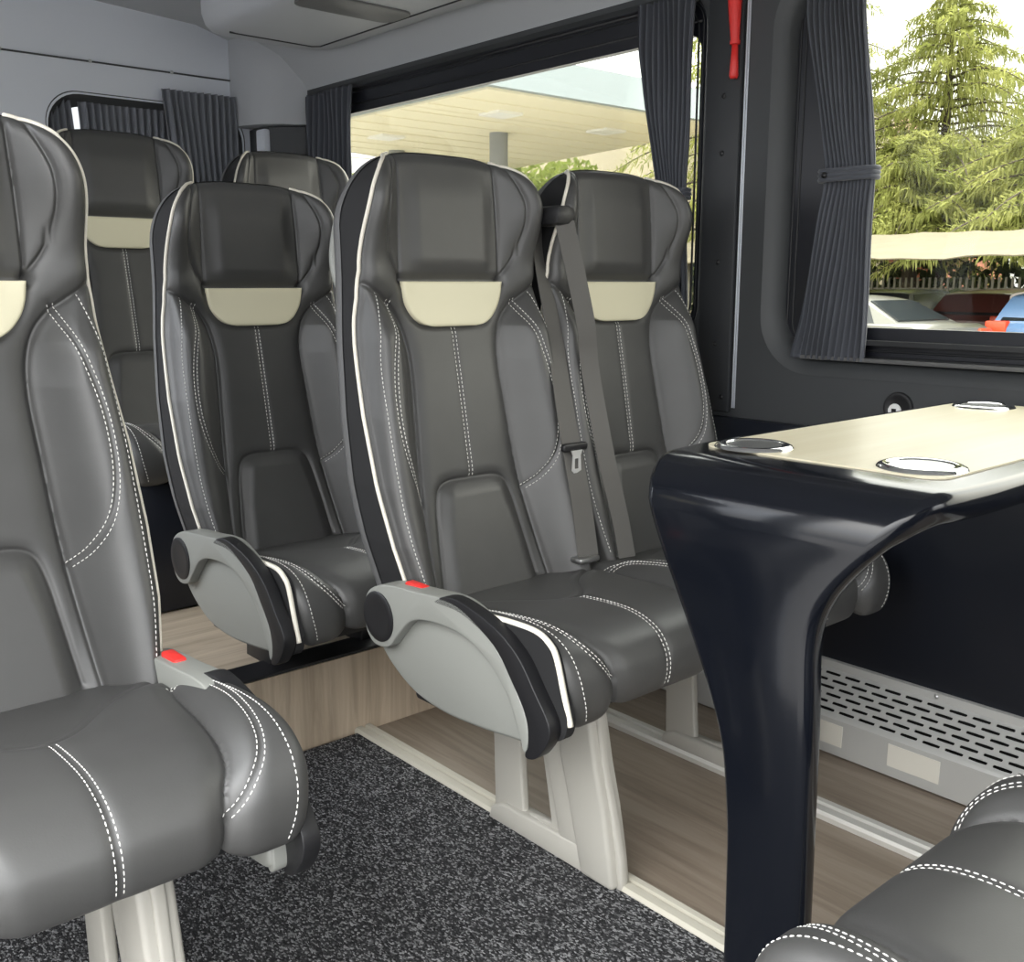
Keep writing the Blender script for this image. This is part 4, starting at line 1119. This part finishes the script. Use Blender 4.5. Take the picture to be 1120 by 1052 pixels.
def car(label, loc, rz, paint, hatch, group=None):
    t = thing('parked_car', label, 'car', loc, rz, 'parked cars')   # faces +y, ground at z=0
    W_ = .87
    def prof(pts): return spline(pts, 5)
    if hatch: 
        body = [(-1.95, .30), (-2.0, .55), (-1.98, .90), (-1.9, .98), (.9, .96), (1.75, .80), (2.0, .60), (2.0, .30)]
        roof_ = [(-1.90, .96), (-1.70, 1.30), (-1.45, 1.46), (-.4, 1.50), (.35, 1.42), (1.05, .96)]
    else:
        body = [(-2.25, .30), (-2.30, .60), (-2.26, .93), (-2.1, .99), (-1.3, 1.0), (.9, .95), (1.85, .80), (2.15, .60), (2.15, .30)]
        roof_ = [(-1.75, .99), (-1.30, 1.22), (-.95, 1.37), (-.3, 1.43), (.25, 1.38), (1.05, .96)]
    loops = []
    for x, s, dz in ((-W_, .97, -.03), (-W_ + .05, 1, 0), (0, 1.01, .015), (W_ - .05, 1, 0), (W_, .97, -.03)):
        loops.append([(x, a * s, b + (dz if b > .4 else 0)) for a, b in body])
    v, f = loft(loops, True, (True, True)); sharp(obj('body', v, f, paint, t), 40)
    loops = []; cx = sum(p[0] for p in roof_) / len(roof_)
    for x0, s in ((1, 1),):
        pass
    V = []; F = []; n = len(roof_)
    rp = spline(roof_, 4); zb, zt = .96, max(p[1] for p in roof_)
    for sx in (-1, -.75, 0, .75, 1):
        for a, b in rp:
            k = (b - zb) / (zt - zb); hw = (W_ - .06) - .17 * max(k, 0); drop = .035 * max(k, 0) * abs(sx) ** 4
            V.append((sx * hw, a, b - drop))
    m_ = len(rp)
    for i in range(4):
        for j in range(m_ - 1):
            a = i * m_ + j; F.append((a, a + 1, a + m_ + 1, a + m_))
    F.append(tuple(range(m_))); F.append(tuple(range(4 * m_, 5 * m_))[::-1])
    g = sharp(obj('cabin', V, F, paint, t), 40)
    def hw(b): return (W_ - .06) - .17 * (b - zb) / (zt - zb)
    for sx in (-1, 1):
        r0 = roof_[0][0] + (.42 if not hatch else .25); r1 = roof_[-1][0] - .30
        pts = [(r0, 1.0), (r0 + .22, zt - .11), (-.3, zt - .075), (.22, zt - .10), (r1, 1.0)]
        v = [(sx * (hw(b) + .004), a, b) for a, b in pts] + [(sx * (hw(b) - .02), a, b) for a, b in pts]
        n = len(pts); obj('side_window', v, [tuple(range(n)), tuple(range(n, 2 * n))[::-1]] + [(i, (i + 1) % n, n + (i + 1) % n, n + i) for i in range(n)], M['bloom_glass'], t, False)
    # rear and front screens
    for i0, i1, nm in ((0, 2, 'rear_window'), (n if False else -1, -2, 'windscreen')):
        (a0, b0), (a1, b1) = roof_[i0], roof_[i1]
        d = Vector((0, a1 - a0, b1 - b0)); nn = Vector((0, d.z, -d.y)).normalized()
        if nn.z < 0: nn = -nn
        c = []
        for q, wq in ((.10, hw(b0 + .06) - .10), (.86, hw(b1) - .12)):
            for s in (-1, 1): c.append(Vector((s * wq, a0 + d.y * q, b0 + d.z * q)) + nn * .030)
        v = [c[0], c[1], c[3], c[2]] + [p - nn * .05 for p in (c[0], c[1], c[3], c[2])]
        obj(nm, v, [(0, 1, 2, 3), (7, 6, 5, 4), (0, 4, 5, 1), (1, 5, 6, 2), (2, 6, 7, 3), (3, 7, 4, 0)], M['bloom_glass'], t, False)
    yb = body[1][0]
    for sx in (-1, 1):
        m2 = MB(); x0, x1 = sorted((sx * (W_ + .006), sx * (W_ - .34)))
        m2.box(x0, x1, yb - .02, yb + .30, .68, .92 if not hatch else 1.02); m2.build('tail_light', M['tail'], t, bevel=.03)
        for y in (-1.35, 1.35):
            m2 = MB(); m2.lathe([(0, -.11), (.20, -.11), (.31, -.10), (.33, -.06), (.33, .06), (.31, .10), (.2, .11), (0, .11)], (sx * (W_ - .10), y, .33), 'x', 24); w = m2.build('wheel', M['tyre'], t, True, 40)
            m2 = MB(); m2.lathe([(0, sx * .116), (.19, sx * .114), (.20, sx * .10)], (sx * (W_ - .10), y, .33), 'x', 20); m2.build('hubcap', M['steel'], w, True, 40)
    boxo('number_plate', -.26, .26, yb - .015, yb + .02, .62, .74, M['white_plastic'], t)
    boxo('bumper', -W_ + .02, W_ - .02, yb - .05, yb + .15, .32, .52, paint, t, .03)
    return t
car('silver saloon car parked beyond the right window, tail to the right', (15.6, 9.50, GZ), -.10, M['car_silver'], False)
car('maroon hatchback parked tail towards the window', (21.2, 8.75, GZ), -PI / 2 - .12, M['car_red'], True)
car('pale blue hatchback parked at the right edge of the window', (18.6, 6.45, GZ), -PI / 2 - .05, M['car_blue'], True)
car('dark car whose roof shows behind the saloon boot', (21.2, 11.0, GZ), -PI / 2 + .02, M['car_dark'], True)

# ------------------------------------------------------------------ sky and daylight
w = bpy.data.worlds.new('sky'); SC.world = w; w.use_nodes = True; nt = w.node_tree
bg = nt.nodes['Background']; tc = nt.nodes.new('ShaderNodeTexCoord')
ns = nt.nodes.new('ShaderNodeTexNoise'); ns.inputs['Scale'].default_value = 2.2; ns.inputs['Detail'].default_value = 5
nt.links.new(tc.outputs['Generated'], ns.inputs['Vector'])
rp = nt.nodes.new('ShaderNodeValToRGB'); rp.color_ramp.elements[0].position = .35; rp.color_ramp.elements[1].position = .65
rp.color_ramp.elements[0].color = (.86, .90, .95, 1); rp.color_ramp.elements[1].color = (1, .985, .95, 1)
nt.links.new(ns.outputs['Fac'], rp.inputs['Fac']); nt.links.new(rp.outputs['Color'], bg.inputs['Color'])
# overcast sky, about three times brighter overhead than at the horizon
sx = nt.nodes.new('ShaderNodeSeparateXYZ'); nt.links.new(tc.outputs['Generated'], sx.inputs[0])
mr = nt.nodes.new('ShaderNodeMapRange'); mr.inputs['From Min'].default_value = 0; mr.inputs['From Max'].default_value = .85; mr.inputs['To Min'].default_value = 1.7; mr.inputs['To Max'].default_value = 12.5
nt.links.new(sx.outputs['Z'], mr.inputs['Value']); nt.links.new(mr.outputs['Result'], bg.inputs['Strength'])

def portal(name, loc, rot, sx, sy):
    l = bpy.data.lights.new(name, 'AREA'); l.shape = 'RECTANGLE'; l.size = sx; l.size_y = sy; l.cycles.is_portal = True
    o = bpy.data.objects.new(name, l); COL.objects.link(o); o.location = loc; o.rotation_euler = rot
    return o
portal('door_daylight', (-.20, .25, .85), (0, -PI / 2, 0), 1.95, 2.05)
portal('added_left_window_daylight', (-.20, 2.45, 1.22), (0, -PI / 2, 0), .90, 2.12)  # portal for the window added on the unseen left side
portal('windscreen_daylight', (.9, -2.0, 1.35), (PI / 2, 0, 0), 2.2, 1.2)
portal('rear_side_window_daylight', (XW + .12, 2.46, 1.24), (0, PI / 2, 0), .72, 1.8)
portal('near_side_window_daylight', (XW + .12, -.06, 1.24), (0, PI / 2, 0), .75, 2.8)

sun = bpy.data.lights.new('hazy_sun', 'SUN'); sun.energy = 1.0; sun.angle = math.radians(60); sun.color = (1, .95, .88)
so = bpy.data.objects.new('hazy_sun', sun); COL.objects.link(so); so.location = (8, -4, 6)
so.rotation_euler = Vector((-1, .75, -.42)).to_track_quat('-Z', 'Y').to_euler()

# ------------------------------------------------------------------ camera
cam = bpy.data.cameras.new('camera'); co = bpy.data.objects.new('camera', cam); COL.objects.link(co)
cam.sensor_fit = 'HORIZONTAL'; cam.sensor_width = 36; cam.lens = 36 * 1109 / 1120; cam.clip_start = .02; cam.clip_end = 300
co.location = (0, 0, 1.0); co.rotation_euler = Euler((math.radians(90 - 11.0), 0, math.radians(-41.2)), 'XYZ')
SC.camera = co
SC.view_settings.view_transform = 'Standard'; SC.view_settings.look = 'None'; SC.view_settings.gamma = 1; SC.view_settings.exposure = .18
SC.view_settings.use_curve_mapping = False
cy = SC.cycles
cy.max_bounces = 10; cy.diffuse_bounces = 6; cy.glossy_bounces = 4; cy.transparent_max_bounces = 12; cy.transmission_bounces = 4
cy.sample_clamp_indirect = 8; cy.caustics_reflective = False; cy.caustics_refractive = False
try: cy.use_denoising = True; cy.denoiser = 'OPENIMAGEDENOISE'
except Exception: pass
